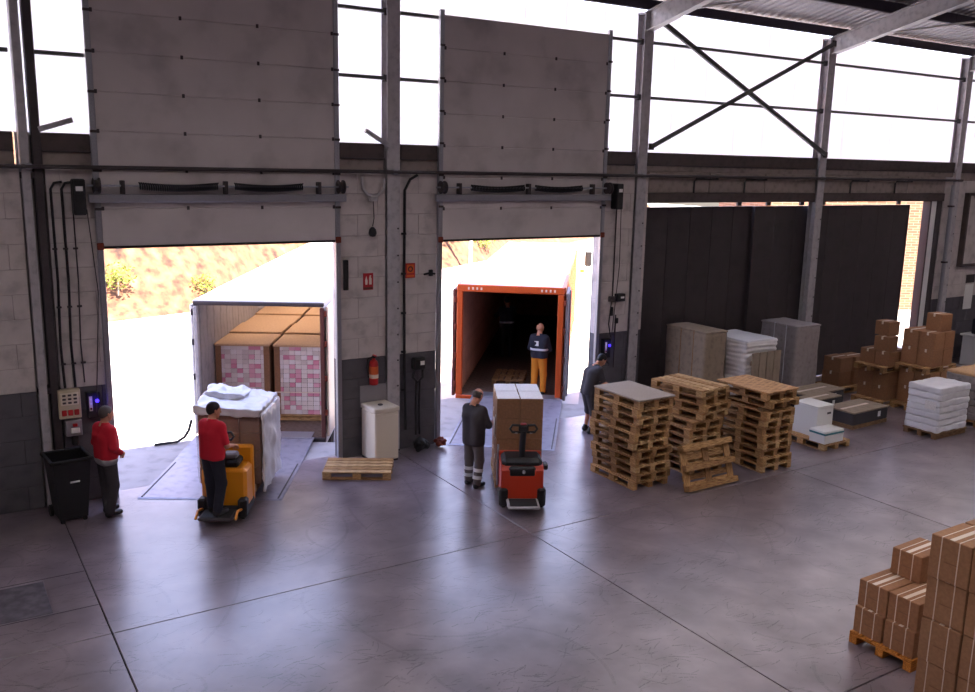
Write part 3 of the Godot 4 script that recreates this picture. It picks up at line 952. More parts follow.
	add(s, "loop", tube([Vector3(-0.20, 0.34, 0), Vector3(-0.19, 0.12, 0), Vector3(-0.1, 0.02, 0), Vector3(0.0, 0.0, 0.02), Vector3(0.12, 0.02, 0), Vector3(0.21, 0.12, 0), Vector3(0.24, 0.3, 0)], 0.028, 7), M.steel)
	add(s, "block", rb(Vector3(0.16, 0.10, 0.08), 0.01), M.steel, Vector3(0, -0.05, 0.02))
	add(s, "cord", tube([Vector3(0, -0.1, 0.02), Vector3(0.01, -0.4, 0.03), Vector3(-0.02, -0.55, 0.03)], 0.008, 5), M.cable)
	add(s, "black_bulb", lathe([[0.0, -0.10], [0.05, -0.09], [0.075, -0.03], [0.06, 0.04], [0.025, 0.08], [0.0, 0.08]], 16), M.black, Vector3(-0.03, -0.64, 0.05))
	s = thing("door_buffer", "short black rubber buffer strip beside the first dock door", "buffer", Vector3(6.55, 2.9, WZ))
	bb(s, "strip", M.rubber, -0.045, 0.045, 0.3, 0.85, 0.0, 0.05, 0.008)
	s = thing("wall_tap", "small black wall hook beside the second dock door", "hook", Vector3(8.26, 3.42, WZ))
	add(s, "arm", tube([Vector3(-0.12, 0.0, 0.06), Vector3(0.0, 0.02, 0.05), Vector3(0.12, 0.0, 0.05)], 0.02, 6), M.black)
	add(s, "mount", rb(Vector3(0.07, 0.12, 0.06), 0.008), M.black, Vector3(0.04, 0.02, 0.03))
	# pier right of door 2
	s = thing("junction_box", "black junction box with drooping wires right of the second door", "control box", Vector3(13.02, 2.60, WZ))
	bb(s, "case", M.black, -0.10, 0.13, 0.0, 0.17, 0.0, 0.12, 0.01)
	bb(s, "white_label", M.white, -0.01, 0.09, 0.07, 0.11, 0.12, 0.124, 0.001)
	bb(s, "side_box", M.dark_steel, -0.27, -0.12, 0.0, 0.12, 0.0, 0.08, 0.01)
	add(s, "wire", tube([Vector3(-0.2, 0.0, 0.04), Vector3(-0.26, -0.5, 0.05), Vector3(-0.2, -0.78, 0.06), Vector3(-0.08, -0.7, 0.05), Vector3(-0.06, -0.3, 0.04)], 0.012, 5), M.cable)
	bb(s, "hanging_switch", M.black, -0.06, 0.02, -0.5, -0.38, 0.0, 0.05, 0.01)
	bb(s, "hanging_switch", M.black, -0.2, -0.13, -0.32, -0.12, 0.0, 0.04, 0.01)
	add(s, "conduit", tube([Vector3(-0.18, 0.1, 0.04), Vector3(-0.18, 2.2, 0.04)], 0.015, 6), M.dark_steel)
	add(s, "conduit", tube([Vector3(-0.05, -0.5, 0.03), Vector3(-0.05, -1.5, 0.03)], 0.013, 6), M.dark_steel)
	# beyond the last column: table with packed goods, notices on the wall
	s = thing("wall_notice", "white paper notice on the dark wall at the right edge", "notice", Vector3(26.85, 1.5, WZ))
	bb(s, "sheet", M.white, -0.22, 0.22, 0.0, 0.75, 0.0, 0.012, 0.002)
	bb(s, "heading", M.dark_steel, -0.22, 0.22, 0.8, 1.05, 0.0, 0.02, 0.003)
	s = thing("wall_cabinet", "grey framed wall cabinet high on the wall at the right edge", "cabinet", Vector3(27.0, 2.9, WZ))
	bb(s, "back", M.wall, -0.9, 0.9, 0.0, 2.0, 0.0, 0.10, 0.01)
	for e in [[-0.9, 0.9, -0.08, 0.0], [-0.9, 0.9, 2.0, 2.08], [-0.98, -0.9, -0.08, 2.08], [0.9, 0.98, -0.08, 2.08]]:
		bb(s, "frame_bar", M.brown, e[0], e[1], e[2], e[3], 0.0, 0.16, 0.01)
	s = thing("pack_table", "white packing table against the wall at the right edge", "table", Vector3(25.9, 0, -13.6))
	bb(s, "top", M.white, -0.1, 2.0, 0.86, 0.92, -1.1, 0.0, 0.01)
	for x in [0.0, 1.9]:
		bb(s, "side_panel", M.white, x - 0.03, x + 0.03, 0.0, 0.86, -1.05, -0.05, 0.006)
	s = thing("machine_case", "dark machine case standing on the white table at the right edge", "machine", Vector3(26.3, 0.92, -14.2))
	bb(s, "case", M.navy, -0.3, 1.1, 0.0, 0.45, -0.3, 0.3, 0.03)
	bb(s, "front_plate", M.black, -0.2, 1.0, 0.08, 0.36, 0.3, 0.31, 0.006)
	s = thing("drain_pipe", "bright round drain pipe left of the last column", "pipe", Vector3(25.16, 0, WZ + 0.14))
	add(s, "pipe_run", rod(0.055, 5.2, 14), M.galv)
	for y in [1.4, 3.0, 4.6]:
		add(s, "clamp", rb(Vector3(0.14, 0.05, 0.14), 0.008), M.dark_steel, Vector3(0, y, 0))


func door_panel(at: Vector3, label: String) -> void:
	var s := thing("door_control", label, "control box", at)
	bb(s, "housing", M.black, -0.10, 0.10, 0.0, 0.42, 0.0, 0.12, 0.012)
	bb(s, "label_strip", M.cream, -0.07, -0.02, 0.12, 0.36, 0.12, 0.124, 0.002)
	for k in 3:
		add(s, "button", rod(0.018, 0.014, 12, 0.003), M.rust if k == 0 else M.white, Vector3(-0.045, 0.16 + k * 0.075, 0.123), Basis(Vector3.RIGHT, PI / 2))
	add(s, "blue_light", rod(0.03, 0.02, 12, 0.004), M.blue_led, Vector3(0.05, 0.28, 0.12), Basis(Vector3.RIGHT, PI / 2))
	var l := OmniLight3D.new()
	l.name = "light_glow"
	l.light_color = Color8(70, 50, 255)
	l.light_energy = 0.005
	l.light_size = 0.03
	l.omni_range = 60.0
	l.omni_attenuation = 2.0
	l.shadow_enabled = true
	l.position = Vector3(0.05, 0.28, 0.2)
	s.add_child(l)


# ==================================================================== outside
func build_outside() -> void:
	var g := struct("ground", "sunlit pale concrete yard outside the docks")
	add(g, "paving", slab(PackedVector2Array([Vector2(-70, -15.5), Vector2(120, -15.5), Vector2(120, -130), Vector2(-70, -130)]), YARD - 0.3, YARD), M.yard)
	add(g, "dock_platform", slab(PackedVector2Array([Vector2(-8, -15.46), Vector2(-8, -17.7), Vector2(4.25, -17.72), Vector2(4.39, -17.64), Vector2(6.55, -16.34), Vector2(6.85, -16.16), Vector2(7.78, -17.7), Vector2(10.5, -18.2), Vector2(10.6, -18.14), Vector2(12.56, -16.55), Vector2(12.9, -16.28), Vector2(13.65, -17.2), Vector2(26.0, -17.2), Vector2(26.0, -15.46)]), YARD, -0.006), M.platform)
	# earth bank across the yard
	var ns := FastNoiseLite.new()
	ns.seed = 12
	ns.frequency = 0.09
	ns.fractal_octaves = 5
	var st := newst()
	st.set_smooth_group(0)
	var rows := []
	for i in 73:
		var x := -34.0 + i * 1.5
		var row := []
		for j in 25:
			var t := j * 0.95
			var z := bank_foot(x) - t
			var lift := smoothstep(0.0, 2.0, t) * ns.get_noise_2d(x, z) * 1.6
			row.append(Vector3(x + t * 0.3, YARD - 0.05 + t * 0.68 + lift, z))
		rows.append(row)
	for i in rows.size() - 1:
		for j in 24:
			for p in [rows[i][j], rows[i][j + 1], rows[i + 1][j + 1], rows[i][j], rows[i + 1][j + 1], rows[i + 1][j]]:
				st.add_vertex(p)
	st.index()
	st.generate_normals()
	var bank := struct("hillside", "dry orange earth bank rising across the yard")
	add(bank, "earth", st.commit(), M.soil)
	var at := [[6.5, 2.0, 0.8, "left end of the bank seen through the first door"], [9.0, 6.0, 0.5, "upper left of the bank"], [10.5, 1.2, 0.7, "foot of the bank left of the pale trailer"], [12.6, 4.6, 0.5, "middle of the bank above the pale trailer"], [17.5, 3.2, 0.8, "bank just above the pale trailer roof"], [14.5, 8.5, 0.6, "upper middle of the bank"], [23.0, 7.0, 0.9, "bank right of the white post"], [28.6, 3.0, 1.5, "bank left of the white pole, seen through the second door"], [33.5, 1.4, 1.1, "foot of the bank behind the white pole"], [30.5, 6.5, 1.6, "upper bank behind the orange container"], [35.5, 5.0, 1.3, "bank right of the pale trunk"], [27.0, 8.0, 1.5, "upper left of the view through the second door"]]
	for a in at:
		var z: float = bank_foot(a[0]) - a[1]
		shrub(Vector3(a[0] + a[1] * 0.3, YARD + a[1] * 0.68 - 0.2, z), a[2], "yellow green shrub on the %s" % a[3], int(a[0] * 10))
	var p := thing("lamp_pole", "slim white pole at the foot of the bank behind the orange container", "pole", Vector3(30.4, YARD, -50.2))
	add(p, "shaft", rod(0.11, 9.0, 12), M.white)
	add(p, "footing", rb(Vector3(0.5, 0.2, 0.5), 0.02), M.yard, Vector3(0, 0.1, 0))
	p = thing("lamp_pole", "slim white pole on the bank above the pale trailer roof", "pole", Vector3(19.6, 1.6, -48.2))
	add(p, "shaft", rod(0.13, 8.0, 12), M.white, Vector3(0, -0.8, 0))
	add(p, "footing", rb(Vector3(0.5, 0.5, 0.5), 0.02), M.yard, Vector3(0, -0.6, 0))
	p = thing("tree", "pale trunked tree on the bank beside the white pole", "tree", Vector3(34.2, 1.4, -56.5))
	add(p, "trunk", tube([Vector3(0, -1.2, 0), Vector3(0.1, 1.5, 0), Vector3(0.5, 3.2, 0), Vector3(0.3, 5.0, 0)], 0.24, 8), M.bark)
	add(p, "crown", foliage(2.6, 500, 91), M.leaf, Vector3(0.4, 6.2, 0))
	# brick building beyond the right-hand gap
	var b := thing("brick_building", "pale orange brick wall across the yard seen through the door gap", "building", Vector3(41.3, YARD, -26.0), -0.43)
	add(b, "wall", rb(Vector3(16, 11, 6), 0.02), M.brick, Vector3(0, 5.5, -3.0))
	add(b, "parapet", rb(Vector3(16.3, 0.3, 6.3), 0.02), M.yard, Vector3(0, 11.15, -3.0))


func bank_foot(x: float) -> float:
	var k := [[-40.0, -33.0], [-10.0, -35.5], [6.0, -38.5], [10.0, -39.8], [28.0, -49.8], [33.0, -53.0], [80.0, -84.0]]
	for i in k.size() - 1:
		if x <= k[i + 1][0]:
			return lerpf(k[i][1], k[i + 1][1], (x - k[i][0]) / (k[i + 1][0] - k[i][0]))
	return -84.0


func foliage(r: float, n: int, seed_: int) -> Mesh:
	var g := RandomNumberGenerator.new()
	g.seed = seed_
	var st := newst()
	for k in n:
		var d := Vector3(g.randfn(), g.randfn(), g.randfn()).normalized() * pow(g.randf(), 0.4) * r
		d.y *= 0.75
		var b := Basis(Vector3(g.randfn(), g.randfn(), g.randfn()).normalized(), g.randf() * TAU)
		var s := r * g.randf_range(0.07, 0.15)
		quad(st, d + b * Vector3(-s, 0, 0), d + b * Vector3(0, 0.15 * s, -s * 0.6), d + b * Vector3(s, 0, 0), d + b * Vector3(0, 0.15 * s, s * 0.6), b * Vector3.UP)
	return st.commit()


func shrub(at: Vector3, r: float, label: String, seed_: int) -> void:
	var o := thing("shrub", label, "shrub", at, 0.0, "shrubs on the bank")
	add(o, "foliage", foliage(r, 260, seed_), M.leaf, Vector3(0, r * 0.6, 0))
	add(o, "stem", tube([Vector3(0, -0.4, 0), Vector3(0.05, r * 0.6, 0)], 0.04, 5), M.bark)


# ==================================================================== trailers
func wheels(t: Node3D, zs: Array, half: float) -> void:
	for z in zs:
		for s in [-1.0, 1.0]:
			var w := add(t, "wheel", lathe([[0.0, -0.15], [0.22, -0.15], [0.26, -0.10], [0.30, -0.14], [0.46, -0.14], [0.5, -0.08], [0.5, 0.08], [0.46, 0.14], [0.30, 0.14], [0.0, 0.10]], 24), M.rubber, Vector3(s * half, 0.5, z), Basis(Vector3.BACK, PI / 2))
			add(w, "rim", lathe([[0.0, -0.16], [0.2, -0.16], [0.24, -0.12], [0.24, 0.12], [0.2, 0.15], [0.0, 0.15]], 18), M.galv)


func build_trailers() -> void:
	# pale box trailer at door 1
	var th := deg_to_rad(31.0)
	var e := Vector3(cos(th), 0, sin(th))
	var rc := Vector3(6.61, 0, -16.44)
	var t := thing("box_trailer", "pale box trailer with a white roof docked at the first door", "trailer", rc - e * 1.26 + Vector3(0, YARD, 0), -th)
	var f := -YARD + 0.06
	var top := -YARD + 2.80
	bb(t, "bed", M.box_floor, -1.24, 1.24, f - 0.16, f, -13.4, -0.02, 0.01)
	for k in 26:
		bb(t, "wall_board", M.trailer_wall, -1.205, -1.185, f, top - 0.12, -0.14 - (k + 1) * 0.5 + 0.012, -0.14 - k * 0.5 - 0.012, 0.006)
	bb(t, "side_skin", M.dark_steel, -1.26, -1.206, f - 0.2, top - 0.03, -13.4, -0.05, 0.01)
	bb(t, "side_skin", M.trailer_white, 1.206, 1.26, f - 0.2, top - 0.03, -13.4, -0.05, 0.01)
	bb(t, "front_wall", M.trailer_white, -1.20, 1.20, f, top - 0.05, -13.4, -13.3, 0.01)
	bb(t, "roof_sheet", M.tarp, -1.27, 1.27, top - 0.03, top, -13.4, -0.02, 0.01)
	for k in 9:
		bb(t, "roof_bow", M.galv, -1.2, 1.2, top - 0.075, top - 0.035, -1.5 - k * 1.4, -1.46 - k * 1.4, 0.005)
	bb(t, "rear_header", M.dark_steel, -1.27, 1.27, top - 0.10, top - 0.02, -0.10, 0.0, 0.015)
	bb(t, "rear_post", M.steel, -1.27, -1.19, f - 0.2, top - 0.12, -0.12, 0.0, 0.012)
	bb(t, "rear_post", M.maroon, 1.19, 1.27, f - 0.2, top - 0.12, -0.12, 0.0, 0.012)
	bb(t, "rear_sill", M.dark_steel, -1.27, 1.27, f - 0.22, f - 0.01, -0.10, 0.03, 0.012)
	for y in [0.5, 1.2, 1.9, 2.5]:
		add(t, "hinge", rb(Vector3(0.05, 0.12, 0.06), 0.008), M.rust, Vector3(1.295, f + y, -0.04))
		add(t, "hinge", rb(Vector3(0.05, 0.12, 0.06), 0.008), M.dark_steel, Vector3(-1.295, f + y, -0.04))
	bb(t, "folded_door", M.strap, 1.30, 1.345, f, top - 0.10, -1.25, -0.06, 0.01)
	bb(t, "folded_door", M.trailer_white, -1.345, -1.30, f, top - 0.10, -1.25, -0.06, 0.01)
	bb(t, "chassis_beam", M.dark_steel, -0.5, -0.36, 0.62, f - 0.16, -12.8, -0.1, 0.01)
	bb(t, "chassis_beam", M.dark_steel, 0.36, 0.5, 0.62, f - 0.16, -12.8, -0.1, 0.01)
	wheels(t, [-2.2, -3.5, -4.8, -12.4], 0.98)
	for x in [-0.8, 0.8]:
		bb(t, "landing_leg", M.dark_steel, x - 0.06, x + 0.06, 0.0, f - 0.16, -10.2, -10.08, 0.01)
	# its cargo: palletised cartons in printed sleeves with kraft caps
	var names := ["first pair", "second pair", "third pair", "fourth pair", "fifth pair"]
	for row in 5:
		for side in 2:
			var x := -0.60 if side == 0 else 0.60
			var z := -1.0 - row * 1.24 - (0.08 if side else 0.0)
			var hh := 1.66 if side == 0 else 1.64
			cargo(t.transform * Vector3(x, f, z - 0.6), -th, hh + 0.03 * (row % 2), row, side, "strapped load of pink and white printed cartons, %s in the trailer, %s side" % [names[row], "left" if side == 0 else "right"])
	var l := thing("dock_leveller", "grey steel dock plate bridging the floor to the pale trailer", "dock plate", rc + Vector3(0, 0, 0), -th)
	leveller(l, -2.55, -0.2, 3.35)
	# orange container trailer at door 2
	th = deg_to_rad(39.0)
	e = Vector3(cos(th), 0, sin(th))
	rc = Vector3(12.62, 0, -16.63)
	top = -YARD + 2.72
	t = thing("container_trailer", "orange shipping container trailer docked at the second door", "trailer", rc - e * 1.25 + Vector3(0, YARD, 0), -th)
	bb(t, "bed", M.box_floor, -1.2, 1.2, f - 0.16, f, -12.2, -0.02, 0.01)
	var ly := Basis(Vector3.UP, PI / 2)
	var rib := sheet(12.1, top - f - 0.1, 0.045, 44)
	add(t, "corrugated_wall", rib, M.box_inside, Vector3(-1.20, (top + f) / 2, -6.15), ly)
	add(t, "corrugated_wall", rib, M.box_inside, Vector3(1.16, (top + f) / 2, -6.15), ly)
	bb(t, "side_skin", M.orange, -1.25, -1.205, f - 0.2, top - 0.02, -12.25, -0.05, 0.01)
	bb(t, "side_skin", M.orange, 1.21, 1.25, f - 0.2, top - 0.02, -12.25, -0.05, 0.01)
	for k in 40:
		bb(t, "side_rib", M.orange, 1.25, 1.28, f - 0.1, top - 0.12, -0.5 - k * 0.29, -0.36 - k * 0.29, 0.01)
	bb(t, "end_wall", M.box_inside, -1.18, 1.18, f, top - 0.05, -12.25, -12.15, 0.01)
	bb(t, "roof_sheet", M.trailer_white, -1.25, 1.25, top - 0.03, top, -12.25, -0.03, 0.012)
	bb(t, "top_rail", M.yellow_lamp, 1.20, 1.285, top - 0.12, top + 0.01, -12.25, -6.0, 0.01)
	bb(t, "top_rail", M.orange, 1.20, 1.285, top - 0.12, top + 0.01, -6.0, -0.1, 0.01)
	bb(t, "top_rail", M.orange, -1.26, -1.20, top - 0.12, top + 0.01, -12.25, -0.1, 0.01)
	bb(t, "front_post", M.yellow_lamp, 1.18, 1.29, f - 0.2, top, -12.35, -12.2, 0.012)
	bb(t, "rear_header", M.orange, -1.26, 1.26, top - 0.16, top + 0.01, -0.12, 0.0, 0.015)
	for k in 4:
		bb(t, "header_mark", M.strap, -1.0 + k * 0.1, -0.96 + k * 0.1, top - 0.11, top - 0.05, 0.0, 0.004, 0.001)
		bb(t, "header_mark", M.strap, 0.72 + k * 0.1, 0.76 + k * 0.1, top - 0.11, top - 0.05, 0.0, 0.004, 0.001)
	for x in [-1.19, 1.19]:
		bb(t, "rear_post", M.orange, x - 0.07, x + 0.07, f - 0.2, top - 0.16, -0.14, 0.0, 0.014)
		for y in [0.25, 0.95, 1.65, 2.3]:
			add(t, "hinge", rb(Vector3(0.05, 0.13, 0.07), 0.008), M.rust, Vector3(x * 1.085, f + y, -0.03))
	bb(t, "rear_sill", M.orange, -1.26, 1.26, f - 0.2, f - 0.005, -0.12, 0.02, 0.012)
	for s in [-1.0, 1.0]:
		var d := bb(t, "folded_door", M.maroon if s < 0 else M.light_grey_cloth, minf(s * 1.30, s * 1.37), maxf(s * 1.30, s * 1.37), f - 0.05, top - 0.12, -1.28, -0.07, 0.01)
		for z in [-0.3, 0.3]:
			add(d, "lock_rod", tube([Vector3(s * 0.055, -1.25, z), Vector3(s * 0.055, 1.25, z)], 0.02, 6), M.galv)
	bb(t, "chassis_beam", M.dark_steel, -0.5, -0.36, 0.62, f - 0.16, -12.8, -0.1, 0.01)
	bb(t, "chassis_beam", M.dark_steel, 0.36, 0.5, 0.62, f - 0.16, -12.8, -0.1, 0.01)
	wheels(t, [-2.2, -3.5, -4.8], 1.05)
	for x in [-0.8, 0.8]:
		bb(t, "landing_leg", M.dark_steel, x - 0.06, x + 0.06, 0.0, f - 0.16, -9.2, -9.08, 0.01)
	bb(t, "side_tank", M.galv, 0.75, 1.25, 0.35, 0.85, -7.6, -6.4, 0.08)
	bb(t, "side_tank", M.dark_steel, 0.8, 1.25, 0.35, 0.9, -8.6, -7.8, 0.05)
	var l2 := thing("dock_leveller", "grey steel dock plate bridging the floor to the orange container", "dock plate", rc, -th)
	leveller(l2, -2.1, 0.05, 3.8)
	# tractor unit that pulls the container, most of it hidden
	var c := thing("truck_tractor", "yellow truck cab with a dark mirror ahead of the orange container", "truck", t.transform * Vector3(0, 0, -13.9), -th)
	bb(c, "cab", M.yellow, -1.2, 1.2, 0.9, 3.55, -2.2, -0.1, 0.15)
	bb(c, "frame", M.dark_steel, -0.5, 0.5, 0.5, 0.9, -2.4, 0.5, 0.02)
	bb(c, "bumper", M.dark_steel, -1.2, 1.2, 0.4, 0.95, -2.35, -2.0, 0.05)
	wheels(c, [-1.6], 1.02)
	for s in [-1.0, 1.0]:
		add(c, "mirror_arm", tube([Vector3(s * 1.15, 3.2, -1.9), Vector3(s * 1.62, 3.3, -1.95)], 0.03, 6), M.black)
		add(c, "mirror", rb(Vector3(0.28, 0.62, 0.16), 0.05), M.black, Vector3(s * 1.68, 2.95, -1.95))
		add(c, "marker_lamp", rb(Vector3(0.18, 0.16, 0.12), 0.04), M.yellow_lamp, Vector3(s * 1.45, 2.45, -1.95))
	# pallet lying in the container
	var p := pallet(4, "brown pallet lying on the dark container floor", t.transform * Vector3(-0.12, f + 0.001, -1.75), -th + PI / 2)
	p.set_meta("group", "single pallets")


func leveller(l: Node3D, w0: float, w1: float, far: float) -> void:
	# flat inside the hall, ramping up to the trailer bed
	var st := newst()
	var prof := [Vector2(far, 0.006), Vector2(far - 0.04, 0.02), Vector2(1.5, 0.022), Vector2(0.08, 0.085)]
	for i in prof.size() - 1:
		var a: Vector2 = prof[i]
		var b: Vector2 = prof[i + 1]
		quad(st, Vector3(w0, a.y, a.x), Vector3(w1, a.y, a.x), Vector3(w1, b.y, b.x), Vector3(w0, b.y, b.x), Vector3.UP)
		for w in [[w0, Vector3.LEFT], [w1, Vector3.RIGHT]]:
			quad(st, Vector3(w[0], a.y, a.x), Vector3(w[0], b.y, b.x), Vector3(w[0], maxf(0.001, b.y - 0.03), b.x), Vector3(w[0], maxf(0.001, a.y - 0.03), a.x), w[1])
		quad(st, Vector3(w0, maxf(0.001, a.y - 0.03), a.x), Vector3(w1, maxf(0.001, a.y - 0.03), a.x), Vector3(w1, maxf(0.001, b.y - 0.03), b.x), Vector3(w0, maxf(0.001, b.y - 0.03), b.x), Vector3.DOWN)
	add(l, "deck", st.commit(), M.plate)
	var ang := atan2(0.063, 1.42)
	add(l, "lip", rb(Vector3(w1 - w0 - 0.1, 0.014, 0.42), 0.003), M.galv, Vector3((w0 + w1) / 2, 0.093, -0.02), Basis(Vector3.RIGHT, ang * 0.3))
	for x in [w0 + 0.06, w1 - 0.06]:
		add(l, "edge_bar", rb(Vector3(0.025, 0.012, far - 1.6), 0.003), M.dark_steel, Vector3(x, 0.024, (far + 1.5) / 2))


# one palletised cargo load: pallet, cartons, corner boards, straps and kraft cap
func cargo(at: Vector3, turn: float, h: float, row: int, side: int, label: String) -> void:
	var o := thing("carton_load", label, "pallet load", at, turn, "cargo in the pale trailer")
	var st := newst()
	for z in [-0.5, 0.0, 0.5]:
		box(st, Vector3(0, 0.05, z), Vector3(1.1, 0.08, 0.1), 0.005)
	box(st, Vector3(0, 0.125, 0), Vector3(1.12, 0.03, 1.16), 0.005)
	add(o, "pallet_base", st.commit(), M.wood[0])
	var g := RandomNumberGenerator.new()
	g.seed = row * 10 + side
	var tones := [Color(0.74, 0.62, 0.58), Color(0.62, 0.50, 0.46), Color(0.70, 0.34, 0.40), Color(0.66, 0.24, 0.32), Color(0.78, 0.68, 0.66)]
	st = newst()
	var nx := 8
	var ny := 15
	var nz := 5 if row == 0 else 2
	for i in nx:
		for j in ny:
			for k in nz:
				if k > 0 and i > 0 and i < nx - 1 and j < ny - 1:
					continue
				var cell := Vector3(1.0 / nx, (h - 0.16) / ny, 1.1 / nz)
				var pinky := 0.75 if i in ([2, 5] if side else [5, 6]) and j % 2 == 0 else 0.14
				var tone: Color = tones[(2 + g.randi() % 2) if g.randf() < pinky else [0, 1, 4][g.randi() % 3]]
				st.set_color(tone)
				box(st, Vector3(-0.5 + (i + 0.5) * cell.x, 0.145 + (j + 0.5) * cell.y, 0.55 - (k + 0.5) * cell.z), cell - Vector3(0.006, 0.006, 0.006), 0.003)
	var cs := add(o, "printed_cartons", st.commit(), M.vert)
	cs.set_meta("kind", "stuff")
	for x in [-0.53, 0.53]:
		bb(o, "corner_board", M.kraft[1], x - 0.03 if x < 0 else x - 0.09, x + 0.09 if x < 0 else x + 0.03, 0.145, h - 0.02, 0.53, 0.565, 0.004)
		bb(o, "side_board", M.kraft[1], x - 0.02, x + 0.02, 0.145, h - 0.02, -0.55, 0.56, 0.004)
	bb(o, "kraft_cap", M.kraft_light, -0.575, 0.575, h - 0.03, h + 0.02, -0.585, 0.585, 0.012)
	for y in [0.62]:
		bb(o, "strap", M.strap, -0.56, 0.56, y, y + 0.025, 0.566, 0.57, 0.001)


# ==================================================================== pallet trucks and their loads
func build_pallet_trucks() -> void:
	# red truck
	var th := deg_to_rad(29.0)
	var t := thing("pallet_truck", "red electric pallet truck carrying brown cartons at the second door", "pallet truck", Vector3(8.14, 0, -11.72), -th, "electric pallet trucks")
	truck_parts(t, M.red_orange, false)
	var a := Vector3(sin(th), 0, -cos(th))
	var p := pallet(1, "pallet under the brown cartons on the red pallet truck", Vector3(8.14, 0.115, -11.72) + a * 0.95, -th + PI / 2)
	p.set_meta("group", "single pallets")
	var e := Vector3(cos(th), 0, sin(th))
	var c := carton(Vector3(0.385, 0.345, 0.52), 1, false, true)
	var layer := ["bottom", "second", "third", "top"]
	for j in 4:
		for i in 2:
			for k in 2:
				var lab := "brown carton, %s layer on the red truck, %s %s" % [layer[j], "near" if k == 0 else "far", "left" if i == 0 else "right"]
				place_carton(c, lab, Vector3(8.14, 0.262 + j * 0.350, -11.72) + a * (0.68 + k * 0.53) + e * (-0.197 + i * 0.394), -th + rng.randf_range(-0.006, 0.006), "cartons on the red pallet truck")
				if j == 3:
					add(get_child(-1), "top_sheet_or_shine", rb(Vector3(0.375, 0.004, 0.51), 0.001), M.paper, Vector3(0, 0.348, 0))  # pale layer imitates the glazing's light reflected on the kraft tops
	var sh := thing("paper_sheet", "white delivery papers stuck on the side of the brown carton load", "paper", Vector3(8.14, 1.05, -11.72) + a * 0.85 - e * 0.40, -th)
	add(sh, "sheet", rb(Vector3(0.012, 0.30, 0.22), 0.003), M.paper)
	# yellow truck
	th = deg_to_rad(31.0)
	a = Vector3(sin(th), 0, -cos(th))
	e = Vector3(cos(th), 0, sin(th))
	t = thing("pallet_truck", "orange yellow electric pallet truck ridden by the man in red", "pallet truck", Vector3(3.80, 0, -13.60), -th, "electric pallet trucks")
	truck_parts(t, M.yellow, true)
	p = pallet(2, "pallet under the white wrapped load on the yellow truck", Vector3(3.86, 0.115, -13.58) + a * 1.12 - e * 0.14, -th + PI / 2)
	p.set_meta("group", "single pallets")
	var o := thing("wrapped_load", "white film covered carton load on the yellow truck before the trailer", "pallet load", Vector3(3.86, 0.262, -13.58) + a * 1.12 - e * 0.14, -th)
	for j in 4:
		for i in 3:
			for k in 3:
				add(o, "carton", rb(Vector3(0.325, 0.285, 0.36), 0.006), M.kraft[(i + j + k) % 3], Vector3(-0.335 + i * 0.335, 0.145 + j * 0.292, -0.375 + k * 0.375))
	add(o, "film", puff(Vector3(1.06, 1.19, 1.20), 0.04, 0.02, 2.0, 4, 22), M.film_clear, Vector3(0, 0.597, 0))
	add(o, "side_sheet", puff(Vector3(0.05, 1.30, 1.26), 0.022, 0.05, 2.2, 6, 22), M.film, Vector3(0.565, 0.56, 0.0))
	var cov := puff(Vector3(1.11, 0.15, 1.27), 0.025, 0.06, 2.2, 8, 34)
	add(o, "top_cover", cov, M.film, Vector3(-0.01, 1.24, 0), Basis(Vector3.BACK, -0.06))
	add(o, "cover_hump", puff(Vector3(0.7, 0.12, 0.62), 0.03, 0.06, 2.6, 9, 22), M.film, Vector3(-0.2, 1.34, -0.28), Basis(Vector3(0.3, 0, 1).normalized(), -0.12))


